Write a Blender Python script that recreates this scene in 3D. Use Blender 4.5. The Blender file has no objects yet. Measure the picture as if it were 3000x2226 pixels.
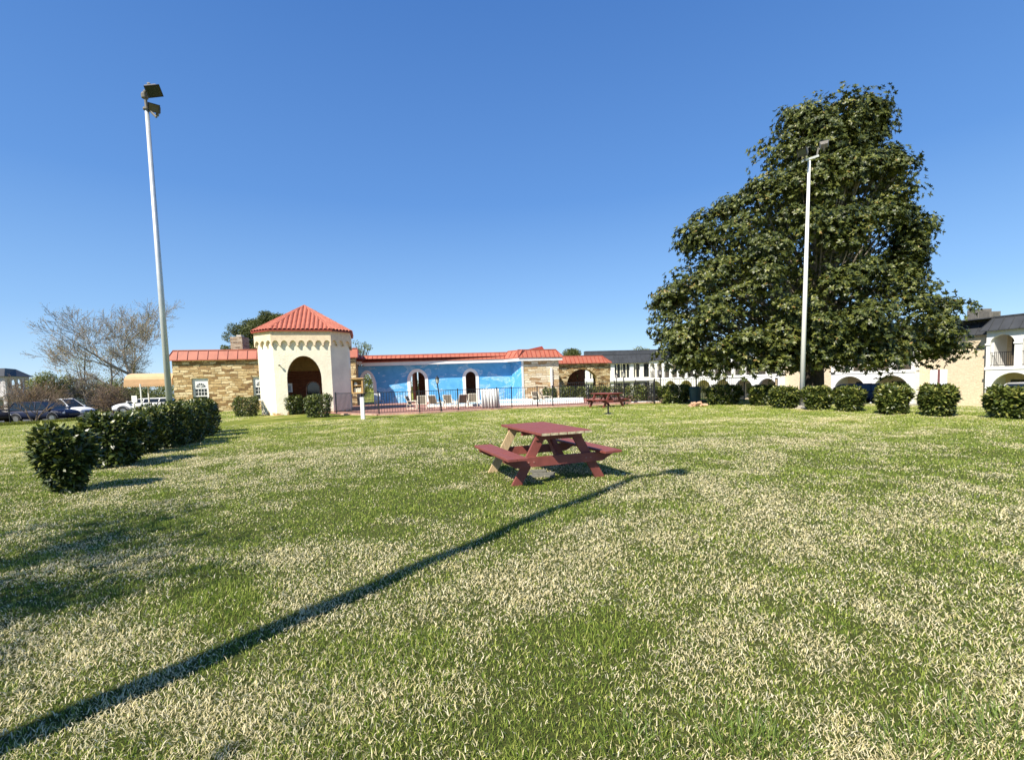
import bpy, math, random
import numpy as np
from mathutils import Vector, Matrix
R = math.radians
random.seed(7); RNG = np.random.default_rng(7)
scene = bpy.context.scene
COL = scene.collection
# ------------------------------------------------------------------ camera
F, PITCH, ROLL, EYE, PPX, PPY = 1400.0, 0.0684, 0.032, 1.475, 1500.0, 1218.0
cp, sp, cr, sr = math.cos(PITCH), math.sin(PITCH), math.cos(ROLL), math.sin(ROLL)
cam_d = bpy.data.cameras.new('camera'); cam = bpy.data.objects.new('camera', cam_d); COL.objects.link(cam)
right = Vector((1, 0, 0)); up = Vector((0, sp, cp)); fwd = Vector((0, cp, -sp))
r2 = right*cr - up*sr; u2 = right*sr + up*cr
m = Matrix((r2, u2, -fwd)).transposed().to_4x4(); m.translation = Vector((0, 0, EYE))
cam.matrix_world = m
cam_d.sensor_fit = 'HORIZONTAL'; cam_d.sensor_width = 36; cam_d.lens = F/3000*36
cam_d.shift_y = (PPY-1113)/3000; cam_d.clip_start = 0.05; cam_d.clip_end = 2000
scene.camera = cam
# ------------------------------------------------------------------ world, sun, exposure
SUN_AZ, SUN_EL = 38.3, 46.0        # heading the light travels to (right of straight ahead), height
w = bpy.data.worlds.new("World"); scene.world = w; w.use_nodes = True
nt = w.node_tree; bg = nt.nodes['Background']
sky = nt.nodes.new('ShaderNodeTexSky'); sky.sky_type = 'NISHITA'; sky.sun_disc = False
sky.sun_elevation = R(SUN_EL); sky.sun_rotation = R(180+SUN_AZ)
sky.altitude = 250; sky.air_density = 1.0; sky.dust_density = 0.05; sky.ozone_density = 3.6
hs = nt.nodes.new('ShaderNodeHueSaturation'); hs.inputs['Saturation'].default_value = 1.2
nt.links.new(sky.outputs[0], hs.inputs['Color']); bg.inputs[1].default_value = 0.112
tcw = nt.nodes.new('ShaderNodeTexCoord'); sx = nt.nodes.new('ShaderNodeSeparateXYZ'); nt.links.new(tcw.outputs['Generated'], sx.inputs[0])
rw = nt.nodes.new('ShaderNodeValToRGB'); nt.links.new(sx.outputs[2], rw.inputs[0])
while len(rw.color_ramp.elements) < 5: rw.color_ramp.elements.new(.5)
for e_, (p_, c_) in zip(rw.color_ramp.elements, ((0, (.35, .51, .70)), (.14, (.20, .36, .62)), (.34, (.095, .225, .52)), (.72, (.036, .118, .37)), (1, (.028, .085, .28)))):
    e_.position = p_; e_.color = (*c_, 1)
vs_ = nt.nodes.new('ShaderNodeVectorMath'); vs_.operation = 'SCALE'; vs_.inputs['Scale'].default_value = 1/.12; nt.links.new(rw.outputs[0], vs_.inputs[0])
mxw = nt.nodes.new('ShaderNodeMix'); mxw.data_type = 'RGBA'; mxw.inputs[0].default_value = .75
nt.links.new(hs.outputs[0], mxw.inputs[6]); nt.links.new(vs_.outputs[0], mxw.inputs[7]); nt.links.new(mxw.outputs[2], bg.inputs[0])
sl = bpy.data.lights.new('sun', 'SUN'); so = bpy.data.objects.new('sun', sl); COL.objects.link(so)
sl.energy = 5.0; sl.angle = R(0.5); sl.color = (1.0, 0.93, 0.80)
sd = Vector((math.sin(R(SUN_AZ))*math.cos(R(SUN_EL)), math.cos(R(SUN_AZ))*math.cos(R(SUN_EL)), -math.sin(R(SUN_EL))))
so.rotation_euler = sd.to_track_quat('-Z', 'Y').to_euler()
scene.view_settings.view_transform = 'Standard'; scene.view_settings.look = 'None'
scene.view_settings.exposure = 0.68; scene.view_settings.gamma = 1
scene.cycles.max_bounces = 6; scene.cycles.transparent_max_bounces = 8

# ------------------------------------------------------------------ site measuring
def ray(u, v):
    du, dv = u-PPX, v-PPY
    U = cr*du - sr*dv; V = sr*du + cr*dv
    x, y, z = U, -V, F
    return (x, z*cp + y*sp, -z*sp + y*cp)
def P(u, v, Y):                       # point at distance Y that is seen there
    d = ray(u, v); t = Y/d[1]
    return Vector((d[0]*t, Y, EYE + d[2]*t))
def G(u, v, z=0.0):
    d = ray(u, v); t = (z-EYE)/d[2]
    return Vector((d[0]*t, d[1]*t, z))
def sstep(a, b, x):
    t = np.clip((x-a)/(b-a), 0, 1); return t*t*(3-2*t)
def terrain(x, y):
    x = np.asarray(x, float); y = np.asarray(y, float)
    s = (x-12)*.954 + (y-15)*.3
    s2 = -(x+6.6)*.93 - (y-7.2)*.37
    u = .05*(vnoise(x*.8, y*.8, 21)-.5) + .028*(vnoise(x*2.1, y*2.1, 22)-.5)
    u = u*(1-sstep(18, 24, y))*sstep(.2, 1.5, np.hypot(x-.48, y-7.56)-.6)
    return -1.5*sstep(3, 30, s) - .5*sstep(4, 20, s2) + u
def tz(x, y): return float(terrain(x, y))
def _h(ix, iy, s):
    n = (ix*374761393 + iy*668265263 + s*1274126177) & 0xffffffff
    n = ((n ^ (n >> 13))*1274126177) & 0xffffffff
    return ((n ^ (n >> 16)) & 0xffff)/65535.0
def vnoise(x, y, s=0):
    ix = np.floor(x).astype(np.int64); iy = np.floor(y).astype(np.int64)
    fx = x-ix; fy = y-iy; fx = fx*fx*(3-2*fx); fy = fy*fy*(3-2*fy)
    return (_h(ix, iy, s)*(1-fx)*(1-fy) + _h(ix+1, iy, s)*fx*(1-fy) + _h(ix, iy+1, s)*(1-fx)*fy + _h(ix+1, iy+1, s)*fx*fy)
def straw(x, y):
    x = np.asarray(x, float); y = np.asarray(y, float)
    n = .22*vnoise(x*.5, y*.5, 1) + .36*vnoise(x*1.5+7, y*1.5, 2) + .42*vnoise(x*3.7, y*3.7+3, 3)
    g = lambda cx, cy, rx, ry: np.exp(-(((x-cx)/rx)**2 + ((y-cy)/ry)**2))
    b = .50 - .22*sstep(3.6, 5.5, y) + .0*x
    b = b - .22*g(-2.2, 5.6, 2.2, 1.3) + .22*g(3.6, 5.0, 2.2, 1.6) + .10*g(-1.5, 3.3, 1.6, 1.2)
    b = b + .42*g(-4.4, 10.6, 2.6, 1.0) + .35*g(-5.7, 8.3, 1.2, .9)+ .3*g(-4.6, 6.5, .8, .8) + .25*g(5.2, 10.8, 3.5, .7) + .2*g(4.5, 15.5, 6, .9)
    b = b - .12*g(-3.0, 3.6, .7, .3) - .05*sstep(12, 20, y)
    return np.clip(b + (n-.5)*1.6, 0, 1)

# ------------------------------------------------------------------ materials
MATS = {}
def nodes(name):
    mt = bpy.data.materials.new(name); mt.use_nodes = True
    return mt, mt.node_tree, mt.node_tree.nodes['Principled BSDF']
def ramp(nt, fac, stops, interp='LINEAR'):
    r = nt.nodes.new('ShaderNodeValToRGB'); r.color_ramp.interpolation = interp
    e = r.color_ramp.elements
    while len(e) < len(stops): e.new(.5)
    for k, (p, c) in enumerate(stops):
        e[k].position = p; e[k].color = (*c, 1)
    nt.links.new(fac, r.inputs[0]); return r.outputs[0]
def coord(nt, kind='Object', scale=None):
    t = nt.nodes.new('ShaderNodeTexCoord'); o = t.outputs[kind]
    if scale:
        mp = nt.nodes.new('ShaderNodeMapping'); mp.inputs['Scale'].default_value = scale
        nt.links.new(o, mp.inputs[0]); o = mp.outputs[0]
    return o
def noise(nt, vec, scale, detail=4, rough=.55, dist=0):
    n = nt.nodes.new('ShaderNodeTexNoise'); n.inputs['Scale'].default_value = scale
    n.inputs['Detail'].default_value = detail; n.inputs['Roughness'].default_value = rough
    n.inputs['Distortion'].default_value = dist
    nt.links.new(vec, n.inputs[0]); return n.outputs[0]
def bump(nt, b, h, strength, dist=.02):
    bn = nt.nodes.new('ShaderNodeBump'); bn.inputs['Strength'].default_value = strength
    bn.inputs['Distance'].default_value = dist
    nt.links.new(h, bn.inputs['Height']); nt.links.new(bn.outputs[0], b.inputs['Normal'])
def mixc(nt, fac, a, b, mode='MIX'):
    mx = nt.nodes.new('ShaderNodeMix'); mx.data_type = 'RGBA'; mx.blend_type = mode
    for s, v in ((0, fac), (6, a), (7, b)):
        if isinstance(v, (int, float)): mx.inputs[s].default_value = v
        elif isinstance(v, tuple): mx.inputs[s].default_value = (*v, 1)
        else: nt.links.new(v, mx.inputs[s])
    return mx.outputs[2]
def M(name, col, rough=.6, var=.18, scale=6, bmp=0, metal=0, spec=.5, stretch=None, coat=0):
    if name in MATS: return MATS[name]
    mt, nt, b = nodes(name)
    vec = coord(nt, 'Object', stretch)
    n = noise(nt, vec, scale)
    lo = tuple(c*(1-var) for c in col); hi = tuple(min(1, c*(1+var)) for c in col)
    nt.links.new(ramp(nt, n, [(.3, lo), (.7, hi)]), b.inputs['Base Color'])
    b.inputs['Roughness'].default_value = rough; b.inputs['Metallic'].default_value = metal
    b.inputs['Specular IOR Level'].default_value = spec; b.inputs['Coat Weight'].default_value = coat
    if bmp: bump(nt, b, noise(nt, vec, scale*3), bmp)
    MATS[name] = mt; return mt
def brick_mat(name, stops, bw, rh, mortar_or_shade, msize, distort=.0, bmp=.6, rough=.85, big=None):
    mt, nt, b = nodes(name)
    uv = coord(nt, 'UV'); vec = uv
    if distort:
        n = nt.nodes.new('ShaderNodeTexNoise'); n.inputs['Scale'].default_value = 1.7; n.inputs['Detail'].default_value = 2
        nt.links.new(uv, n.inputs[0])
        ml = nt.nodes.new('ShaderNodeVectorMath'); ml.operation = 'MULTIPLY_ADD'
        ml.inputs[1].default_value = (distort*2, distort, 0); nt.links.new(n.outputs['Color'], ml.inputs[0]); nt.links.new(uv, ml.inputs[2])
        vec = ml.outputs[0]
    bt = nt.nodes.new('ShaderNodeTexBrick'); nt.links.new(vec, bt.inputs[0])
    bt.inputs['Scale'].default_value = 1; bt.inputs['Brick Width'].default_value = bw; bt.inputs['Row Height'].default_value = rh
    bt.inputs['Mortar Size'].default_value = msize; bt.inputs['Mortar Smooth'].default_value = .2; bt.squash = 1.6 if distort else 1; bt.squash_frequency = 3
    bt.inputs['Color1'].default_value = (0, 0, 0, 1); bt.inputs['Color2'].default_value = (1, 1, 1, 1); bt.inputs['Mortar'].default_value = (.5, .5, .5, 1)
    base = ramp(nt, bt.outputs['Color'], stops)
    n1 = noise(nt, uv, 9, 5, .65)
    base = mixc(nt, .55, base, ramp(nt, n1, [(.25, (.45, .42, .38)), (.75, (1.3, 1.3, 1.3))]), 'MULTIPLY')
    if big:
        n2 = noise(nt, uv, .8, 5, .7); base = mixc(nt, ramp(nt, n2, [(.5, (0, 0, 0)), (.75, (.75, .75, .75))]), base, big, 'MULTIPLY')
    c = mixc(nt, bt.outputs['Fac'], base, mortar_or_shade)
    nt.links.new(c, b.inputs['Base Color']); b.inputs['Roughness'].default_value = rough
    inv = nt.nodes.new('ShaderNodeMath'); inv.operation = 'SUBTRACT'; nt.links.new(n1, inv.inputs[0]); nt.links.new(bt.outputs['Fac'], inv.inputs[1])
    bump(nt, b, inv.outputs[0], bmp, .03)
    MATS[name] = mt; return mt
def leaf_mat(name, stops, rough=.38, trans=.12, spec=.5):
    mt, nt, b = nodes(name)
    a = nt.nodes.new('ShaderNodeAttribute'); a.attribute_name = 'rnd'
    c = ramp(nt, a.outputs['Fac'], stops)
    nt.links.new(c, b.inputs['Base Color']); b.inputs['Roughness'].default_value = rough
    b.inputs['Specular IOR Level'].default_value = spec
    if trans:
        t = nt.nodes.new('ShaderNodeBsdfTranslucent'); nt.links.new(mixc(nt, 1.0, c, (1.6, 1.7, .6), 'MULTIPLY'), t.inputs[0])
        mx = nt.nodes.new('ShaderNodeMixShader'); mx.inputs[0].default_value = trans
        nt.links.new(b.outputs[0], mx.inputs[1]); nt.links.new(t.outputs[0], mx.inputs[2])
        nt.links.new(mx.outputs[0], nt.nodes['Material Output'].inputs[0])
    MATS[name] = mt; return mt

stone = brick_mat('ledge_stone', [(0, (.20, .11, .04)), (.22, (.44, .28, .11)), (.45, (.62, .45, .22)), (.7, (.80, .66, .40)), (.88, (.72, .54, .28)), (1, (.34, .20, .08))], .46, .19, (.20, .14, .07), .014, .30, 1.0, big=(.40, .36, .26))  # dark joint colour paints shadow into the gaps between the stones
pale_stone = brick_mat('pale_ledge_stone', [(0, (.34, .19, .08)), (.2, (.60, .43, .22)), (.45, (.80, .70, .48)), (.8, (.88, .82, .64)), (1, (.50, .32, .14))], .7, .20, (.34, .26, .15), .014, .30, .9)
chimney_stone = brick_mat('weathered_stone', [(0, (.16, .11, .07)), (.5, (.34, .25, .16)), (1, (.45, .38, .28))], .4, .14, (.4, .35, .28), .014, .1, .9)
beige_brick = brick_mat('beige_brick', [(0, (.66, .53, .36)), (1, (.76, .63, .45))], .22, .075, (.66, .56, .42), .008, 0, .3)
dark_brick = brick_mat('red_brown_brick', [(0, (.20, .055, .028)), (1, (.36, .13, .06))], .22, .075, (.20, .13, .09), .01, 0, .5)
deck_mat = brick_mat('brick_paving', [(0, (.34, .15, .11)), (1, (.48, .24, .18))], .22, .11, (.38, .24, .19), .008, 0, .3, big=(.75, .7, .66))
curb_mat = brick_mat('brick_edging', [(0, (.42, .22, .14)), (1, (.58, .40, .28))], .2, .3, (.5, .42, .32), .012, 0, .4)
stucco = M('cream_stucco', (.82, .755, .60), .9, .09, 1.3, .0)
def _stucco():
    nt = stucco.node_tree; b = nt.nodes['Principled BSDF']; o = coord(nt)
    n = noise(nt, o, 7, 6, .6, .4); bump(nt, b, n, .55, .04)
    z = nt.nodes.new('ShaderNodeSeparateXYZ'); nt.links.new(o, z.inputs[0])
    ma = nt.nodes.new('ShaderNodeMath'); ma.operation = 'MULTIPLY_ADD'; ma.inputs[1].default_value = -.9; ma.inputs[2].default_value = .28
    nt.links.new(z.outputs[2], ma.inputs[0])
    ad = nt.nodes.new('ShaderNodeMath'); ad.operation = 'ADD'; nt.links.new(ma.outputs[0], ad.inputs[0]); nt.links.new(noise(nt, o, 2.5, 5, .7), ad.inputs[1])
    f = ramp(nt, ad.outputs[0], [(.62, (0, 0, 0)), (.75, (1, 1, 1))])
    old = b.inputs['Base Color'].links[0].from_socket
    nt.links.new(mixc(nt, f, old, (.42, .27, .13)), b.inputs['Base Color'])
_stucco()
band_st = M('tan_band_stone', (.74, .60, .42), .85, .12, 6, .3)
red_roof = M('red_metal_roof', (.42, .130, .080), .62, .14, 2.2, .05)
dark_red = M('dark_red_trim', (.30, .05, .03), .5, .1, 3)
white = M('white_paint', (.80, .79, .76), .55, .05, 2)
white2 = M('white_stucco', (.82, .81, .78), .8, .05, 2, .15)
black = M('black_metal', (.012, .012, .014), .45, .3, 4)
charcoal = M('charcoal_roof', (.040, .043, .048), .6, .25, 1.2)
galv = M('galvanized_steel', (.60, .62, .63), .42, .10, 3, .0, .35)
polewhite = M('white_pole_paint', (.78, .77, .73), .5, .06, 2)
lampgrey = M('weathered_bronze', (.17, .155, .13), .6, .2, 8)
glass = M('dark_glass', (.015, .02, .022), .08, .2, 1, 0, 0, .8)
concrete = M('concrete', (.46, .42, .36), .9, .15, 5, .3)
asphalt = M('asphalt', (.075, .075, .078), .9, .2, 8, .3)
redwood = M('red_painted_wood', (.225, .060, .047), .62, .22, 4, .22, stretch=(1, 8, 1))
rawwood = M('bare_wood', (.52, .38, .21), .8, .3, 5, .3, stretch=(12, 12, 1.2))
endgrain = M('end_grain_wood', (.52, .44, .28), .85, .35, 22, .2)
greywood = M('weathered_grey_wood', (.16, .155, .13), .9, .35, 6, .4, stretch=(2, 10, 10))
canvas = M('peach_canvas', (.74, .46, .25), .85, .06, 3, .15)
bark = M('grey_bark', (.27, .23, .18), .9, .3, 7, .5)
dbark = M('dark_bark', (.055, .042, .03), .9, .3, 7, .5)
rbark = M('reddish_twig_bark', (.20, .145, .10), .9, .3, 7, .3)
tyre = M('tyre_rubber', (.02, .02, .02), .85, .1, 5)
rim = M('wheel_alloy', (.35, .35, .36), .35, .1, 5, 0, .7)
cream = M('cream_frame_paint', (.76, .70, .56), .5, .08, 5)
sling = M('tan_sling_fabric', (.17, .14, .10), .8, .15, 9)
books_m = [M('book_cover_red', (.4, .06, .05)), M('book_cover_white', (.75, .72, .65)), M('book_cover_green', (.08, .2, .1)), M('book_cover_cream', (.7, .6, .4))]
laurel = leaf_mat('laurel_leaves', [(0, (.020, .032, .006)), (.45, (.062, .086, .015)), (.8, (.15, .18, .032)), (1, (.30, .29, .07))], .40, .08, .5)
magn = leaf_mat('magnolia_leaves', [(0, (.016, .026, .005)), (.4, (.048, .064, .011)), (.8, (.12, .135, .024)), (.95, (.21, .21, .045)), (1, (.26, .16, .05))], .45, .08, .45)
pinel = leaf_mat('pine_needles', [(0, (.03, .045, .012)), (.6, (.09, .11, .028)), (1, (.18, .19, .05))], .6, .15)
olive = leaf_mat('olive_green_leaves', [(0, (.08, .10, .020)), (.6, (.16, .18, .035)), (1, (.28, .27, .06))], .6, .25)
budl = leaf_mat('pale_bud_leaves', [(0, (.16, .14, .06)), (.6, (.26, .24, .10)), (1, (.36, .30, .13))], .7, .25)
brownl = leaf_mat('brown_bud_leaves', [(0, (.16, .08, .035)), (.6, (.28, .17, .07)), (1, (.38, .27, .10))], .7, .25)

# ------------------------------------------------------------------ object helpers
def tag(o, label=None, cat=None, group=None, kind=None):
    if label: o['label'] = label
    if cat: o['category'] = cat
    if group: o['group'] = group
    if kind: o['kind'] = kind
    return o
def empty(name, loc=(0, 0, 0), rz=0):
    o = bpy.data.objects.new(name, None); COL.objects.link(o); o.location = loc; o.rotation_euler = (0, 0, rz)
    o.empty_display_size = .2; return o
def thing(name, label, cat, loc=(0, 0, 0), rz=0, group=None):
    return tag(empty(name, loc, rz), label, cat, group)
def children(o): return [c for c in bpy.data.objects if c.parent == o]
def copy_tree(o, parent=None):
    c = o.copy(); COL.objects.link(c); c.parent = parent
    for ch in children(o): copy_tree(ch, c)
    return c
def wmat(o):
    mm = Matrix.Translation(o.location) @ Matrix.Rotation(o.rotation_euler[2], 4, 'Z')
    return mm if o.parent is None else wmat(o.parent) @ mm
class MB:
    def __init__(s): s.v = []; s.f = []; s.mi = []; s.k = 0
    def add(s, vs, fs):
        n = len(s.v); s.v += [tuple(q) for q in vs]; s.f += [tuple(i+n for i in f) for f in fs]
        if s.k: s.mi += [(len(s.f)-len(fs)+j) for j in range(len(fs))]
        return s
    def box(s, x0, x1, y0, y1, z0, z1, mat=None):
        vs = [(x0, y0, z0), (x1, y0, z0), (x1, y1, z0), (x0, y1, z0), (x0, y0, z1), (x1, y0, z1), (x1, y1, z1), (x0, y1, z1)]
        if mat is not None: vs = [mat @ Vector(q) for q in vs]
        return s.add(vs, [(0, 3, 2, 1), (4, 5, 6, 7), (0, 1, 5, 4), (1, 2, 6, 5), (2, 3, 7, 6), (3, 0, 4, 7)])
    def bar(s, a, b, wd, th, upv=(0, 0, 1)):      # board between two points
        a = Vector(a); b = Vector(b); d = (b-a); L = d.length; d.normalize()
        side = d.cross(Vector(upv)); side = side.normalized() if side.length > 1e-4 else Vector((1, 0, 0))
        u = side.cross(d)
        mm = Matrix((d, side, u)).transposed().to_4x4(); mm.translation = a
        return s.box(0, L, -wd/2, wd/2, -th/2, th/2, mm)
    def tube(s, pts, rad, n=8, caps=True):
        pts = [Vector(q) for q in pts]
        if isinstance(rad, (int, float)): rad = [rad]*len(pts)
        base = len(s.v); pr = None
        for i, q in enumerate(pts):
            d = (pts[min(i+1, len(pts)-1)] - pts[max(i-1, 0)]).normalized()
            a = d.cross(Vector((0, 0, 1)) if abs(d.z) < .95 else Vector((1, 0, 0))).normalized() if pr is None else (pr - d*pr.dot(d)).normalized()
            pr = a; b = d.cross(a)
            for k in range(n):
                t = 2*math.pi*k/n; s.v.append(tuple(q + (a*math.cos(t) + b*math.sin(t))*rad[i]))
        for i in range(len(pts)-1):
            for k in range(n):
                k2 = (k+1) % n
                s.f.append((base+i*n+k, base+i*n+k2, base+(i+1)*n+k2, base+(i+1)*n+k))
        if caps:
            s.f.append(tuple(base+k for k in range(n))[::-1]); s.f.append(tuple(base+(len(pts)-1)*n+k for k in range(n)))
        return s
    def lathe(s, prof, n=16, c=(0, 0, 0)):
        base = len(s.v)
        for r_, z in prof:
            for k in range(n):
                t = 2*math.pi*k/n; s.v.append((c[0]+r_*math.cos(t), c[1]+r_*math.sin(t), c[2]+z))
        for i in range(len(prof)-1):
            for k in range(n):
                k2 = (k+1) % n
                s.f.append((base+i*n+k, base+i*n+k2, base+(i+1)*n+k2, base+(i+1)*n+k))
        s.f.append(tuple(base+k for k in range(n))[::-1]); s.f.append(tuple(base+(len(prof)-1)*n+k for k in range(n)))
        return s
    def build(s, name, mat, parent=None, world=False, smooth=False, bevel=0):
        vs = s.v
        if world and parent is not None:
            inv = wmat(parent).inverted(); vs = [inv @ Vector(q) for q in vs]
        me = bpy.data.meshes.new(name); me.from_pydata([tuple(q) for q in vs], [], s.f); me.update()
        me.materials.append(mat[0] if isinstance(mat, tuple) else mat)
        if isinstance(mat, tuple):
            me.materials.append(mat[1])
            for j in s.mi: me.polygons[j].material_index = 1
        me.validate()
        uvl = me.uv_layers.new(name='UVMap').data
        for p in me.polygons:
            nn = p.normal
            if smooth: p.use_smooth = True
            for li in p.loop_indices:
                co = me.vertices[me.loops[li].vertex_index].co
                if abs(nn.z) > .75: uvl[li].uv = (co.x, co.y)
                else:
                    h = math.hypot(nn.x, nn.y); uvl[li].uv = ((-nn.y*co.x + nn.x*co.y)/h, co.z)
        o = bpy.data.objects.new(name, me); COL.objects.link(o); o.parent = parent
        if bevel:
            bv = o.modifiers.new('bevel', 'BEVEL'); bv.width = bevel; bv.segments = 2; bv.limit_method = 'ANGLE'
        return o
def np_mesh(name, verts, loops, starts, totals, mat, parent=None, attrs=None):
    me = bpy.data.meshes.new(name)
    me.vertices.add(len(verts)); me.vertices.foreach_set('co', verts.astype(np.float32).ravel())
    me.loops.add(len(loops)); me.loops.foreach_set('vertex_index', loops.astype(np.int32))
    me.polygons.add(len(starts)); me.polygons.foreach_set('loop_start', starts.astype(np.int32))
    try: me.polygons.foreach_set('loop_total', totals.astype(np.int32))
    except Exception: pass
    for k, a in (attrs or {}).items():
        at = me.attributes.new(k, 'FLOAT', 'POINT'); at.data.foreach_set('value', a.astype(np.float32))
    me.update(calc_edges=True); me.materials.append(mat)
    o = bpy.data.objects.new(name, me); COL.objects.link(o); o.parent = parent
    return o
def unit(a): return a/np.maximum(np.linalg.norm(a, axis=1, keepdims=True), 1e-9)
def leaves(name, pos, tip, nor, ln, wd, mat, parent=None, rnd=None, bend=.18):
    N = len(pos); tip = unit(tip); side = unit(np.cross(tip, nor)); nn = np.cross(side, tip)
    ln = np.asarray(ln).reshape(-1, 1); wd = np.asarray(wd).reshape(-1, 1)
    tpl = [(0, 0, 0), (.3, .46, .04), (.3, -.46, .04), (.68, .42, -.3*bend), (.68, -.42, -.3*bend), (1, 0, -bend)]
    V = np.stack([pos + tip*ln*a + side*wd*b + nn*ln*c for a, b, c in tpl], 1).reshape(-1, 3)
    b = np.arange(N)[:, None]*6
    L = (b + np.array([0, 2, 1, 1, 2, 4, 3, 3, 4, 5])).ravel()
    st = (np.arange(N)[:, None]*10 + np.array([0, 3, 7])).ravel(); tt = np.tile([3, 4, 3], N)
    if rnd is None: rnd = RNG.random(N)
    return np_mesh(name, V, L, st, tt, mat, parent, {'rnd': np.repeat(rnd, 6)})
def sph(n):
    v = RNG.normal(size=(n, 3)); return unit(v)

# wall panel: local u along direction, z up, thickness behind; openings = (u0,u1,zbottom,zspring,ztop)
def panel(mb, o, ang, length, z0, z1, th, ops=(), flip=1):
    ex = Vector((math.cos(ang), math.sin(ang), 0)); ey = Vector((-math.sin(ang), math.cos(ang), 0))*flip
    o = Vector(o)
    def pc(u0, u1, za0, za1, zb0, zb1, L=True, Rr=True, T=True, B=True):
        vs = [o+ex*u0+Vector((0, 0, za0)), o+ex*u1+Vector((0, 0, za1)), o+ex*u1+Vector((0, 0, zb1)), o+ex*u0+Vector((0, 0, zb0))]
        vs += [q+ey*th for q in vs]
        fs = [(0, 1, 2, 3), (5, 4, 7, 6)]
        if B: fs.append((0, 4, 5, 1))
        if T: fs.append((3, 2, 6, 7))
        if L: fs.append((4, 0, 3, 7))
        if Rr: fs.append((1, 5, 6, 2))
        mb.add(vs, fs)
    u = 0
    for (a, b, zb, zs, zt) in sorted(ops):
        if a > u+1e-4: pc(u, a, z0, z0, z1, z1, L=(u == 0), Rr=True)
        n = 16 if zt > zs+1e-4 else 1; c = (a+b)/2; hw = (b-a)/2
        def zz(x):
            if n == 1: return zs
            return zs + (zt-zs)*math.sqrt(max(0, 1-((x-c)/hw)**2))
        for k in range(n):
            t0 = -math.cos(math.pi*k/n); t1 = -math.cos(math.pi*(k+1)/n)
            xa, xb = c+hw*t0, c+hw*t1
            if zt < z1-1e-4: pc(xa, xb, zz(xa), zz(xb), z1, z1, L=False, Rr=False)
        if zb > z0+1e-4: pc(a, b, z0, z0, zb, zb, L=False, Rr=False)
        u = b
    if u < length-1e-4: pc(u, length, z0, z0, z1, z1, L=True, Rr=True)
    return mb
def text_mesh(name, s, size, mat, parent, mtx):
    cu = bpy.data.curves.new(name+'_curve', 'FONT'); cu.body = s; cu.size = size; cu.extrude = .01; cu.align_x = 'CENTER'; cu.align_y = 'CENTER'; cu.offset = .012*size*1.2
    to = bpy.data.objects.new(name+'_tmp', cu); COL.objects.link(to)
    bpy.context.view_layer.update()
    me = bpy.data.meshes.new_from_object(to.evaluated_get(bpy.context.evaluated_depsgraph_get()))
    bpy.data.objects.remove(to); me.transform(mtx); me.materials.clear(); me.materials.append(mat)
    o = bpy.data.objects.new(name, me); COL.objects.link(o); o.parent = parent; return o

# ------------------------------------------------------------------ ground
def grid_mesh(name, xs, ys, zf, mat, keep=None, attr=None):
    X, Y = np.meshgrid(xs, ys); V = np.stack([X.ravel(), Y.ravel(), zf(X, Y).ravel()], 1)
    nx, ny = len(xs), len(ys); i, j = np.meshgrid(np.arange(nx-1), np.arange(ny-1)); a = (j*nx+i).ravel()
    q = np.stack([a, a+1, a+nx+1, a+nx], 1)
    n = len(q)
    return np_mesh(name, V, q.ravel(), np.arange(n)*4, np.full(n, 4), mat, None, {k: f(V[:, 0], V[:, 1]) for k, f in (attr or {}).items()})
def ground_material():
    mt, nt, b = nodes('lawn_ground')
    a = nt.nodes.new('ShaderNodeAttribute'); a.attribute_name = 'straw'
    o = coord(nt)
    n1 = noise(nt, o, 22, 6, .75); n2 = noise(nt, coord(nt, 'Object', (.6, 1.6, 1)), .55, 6, .7)
    ad = nt.nodes.new('ShaderNodeMath'); ad.operation = 'MULTIPLY_ADD'; ad.inputs[1].default_value = 1.1; nt.links.new(n2, ad.inputs[0])
    sb = nt.nodes.new('ShaderNodeMath'); sb.operation = 'SUBTRACT'; nt.links.new(a.outputs['Fac'], sb.inputs[0]); sb.inputs[1].default_value = .5
    nt.links.new(sb.outputs[0], ad.inputs[2])
    ad2 = nt.nodes.new('ShaderNodeMath'); ad2.operation = 'MULTIPLY_ADD'; ad2.inputs[1].default_value = .7
    nt.links.new(n1, ad2.inputs[0]); nt.links.new(ad.outputs[0], ad2.inputs[2])
    c = ramp(nt, ad2.outputs[0], [(.45, (.16, .20, .03)), (.8, (.32, .33, .075)), (1, (.50, .44, .19))])
    at = nt.nodes.new('ShaderNodeAttribute'); at.attribute_name = 'turf'
    n3 = noise(nt, coord(nt, 'Object', (1, 1.8, 1)), 3.2, 6, .75)
    c = mixc(nt, .8, c, ramp(nt, n3, [(.3, (.45, .5, .4)), (.7, (1.45, 1.4, 1.3))]), 'MULTIPLY')
    c = mixc(nt, at.outputs['Fac'], (.10, .115, .032), c)
    nt.links.new(c, b.inputs['Base Color']); b.inputs['Roughness'].default_value = .95; b.inputs['Specular IOR Level'].default_value = .1
    bump(nt, b, n1, 1, .06)
    return mt
gm = ground_material()
xs = np.concatenate([np.arange(-900, -60, 40.), np.arange(-60, -16, 1.), np.arange(-16, 20, .25), np.arange(20, 60, 1.), np.arange(60, 901, 40.)])
ys = np.concatenate([np.arange(-300, -12, 24.), np.arange(-12, 0, 1.), np.arange(0, 16, .25), np.arange(16, 90, 1.), np.arange(90, 1500, 45.)])
tag(grid_mesh('ground', xs, ys, terrain, gm, attr={'straw': straw, 'turf': lambda x, y: sstep(9, 22, np.hypot(x, y))}), kind='structure')

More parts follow.
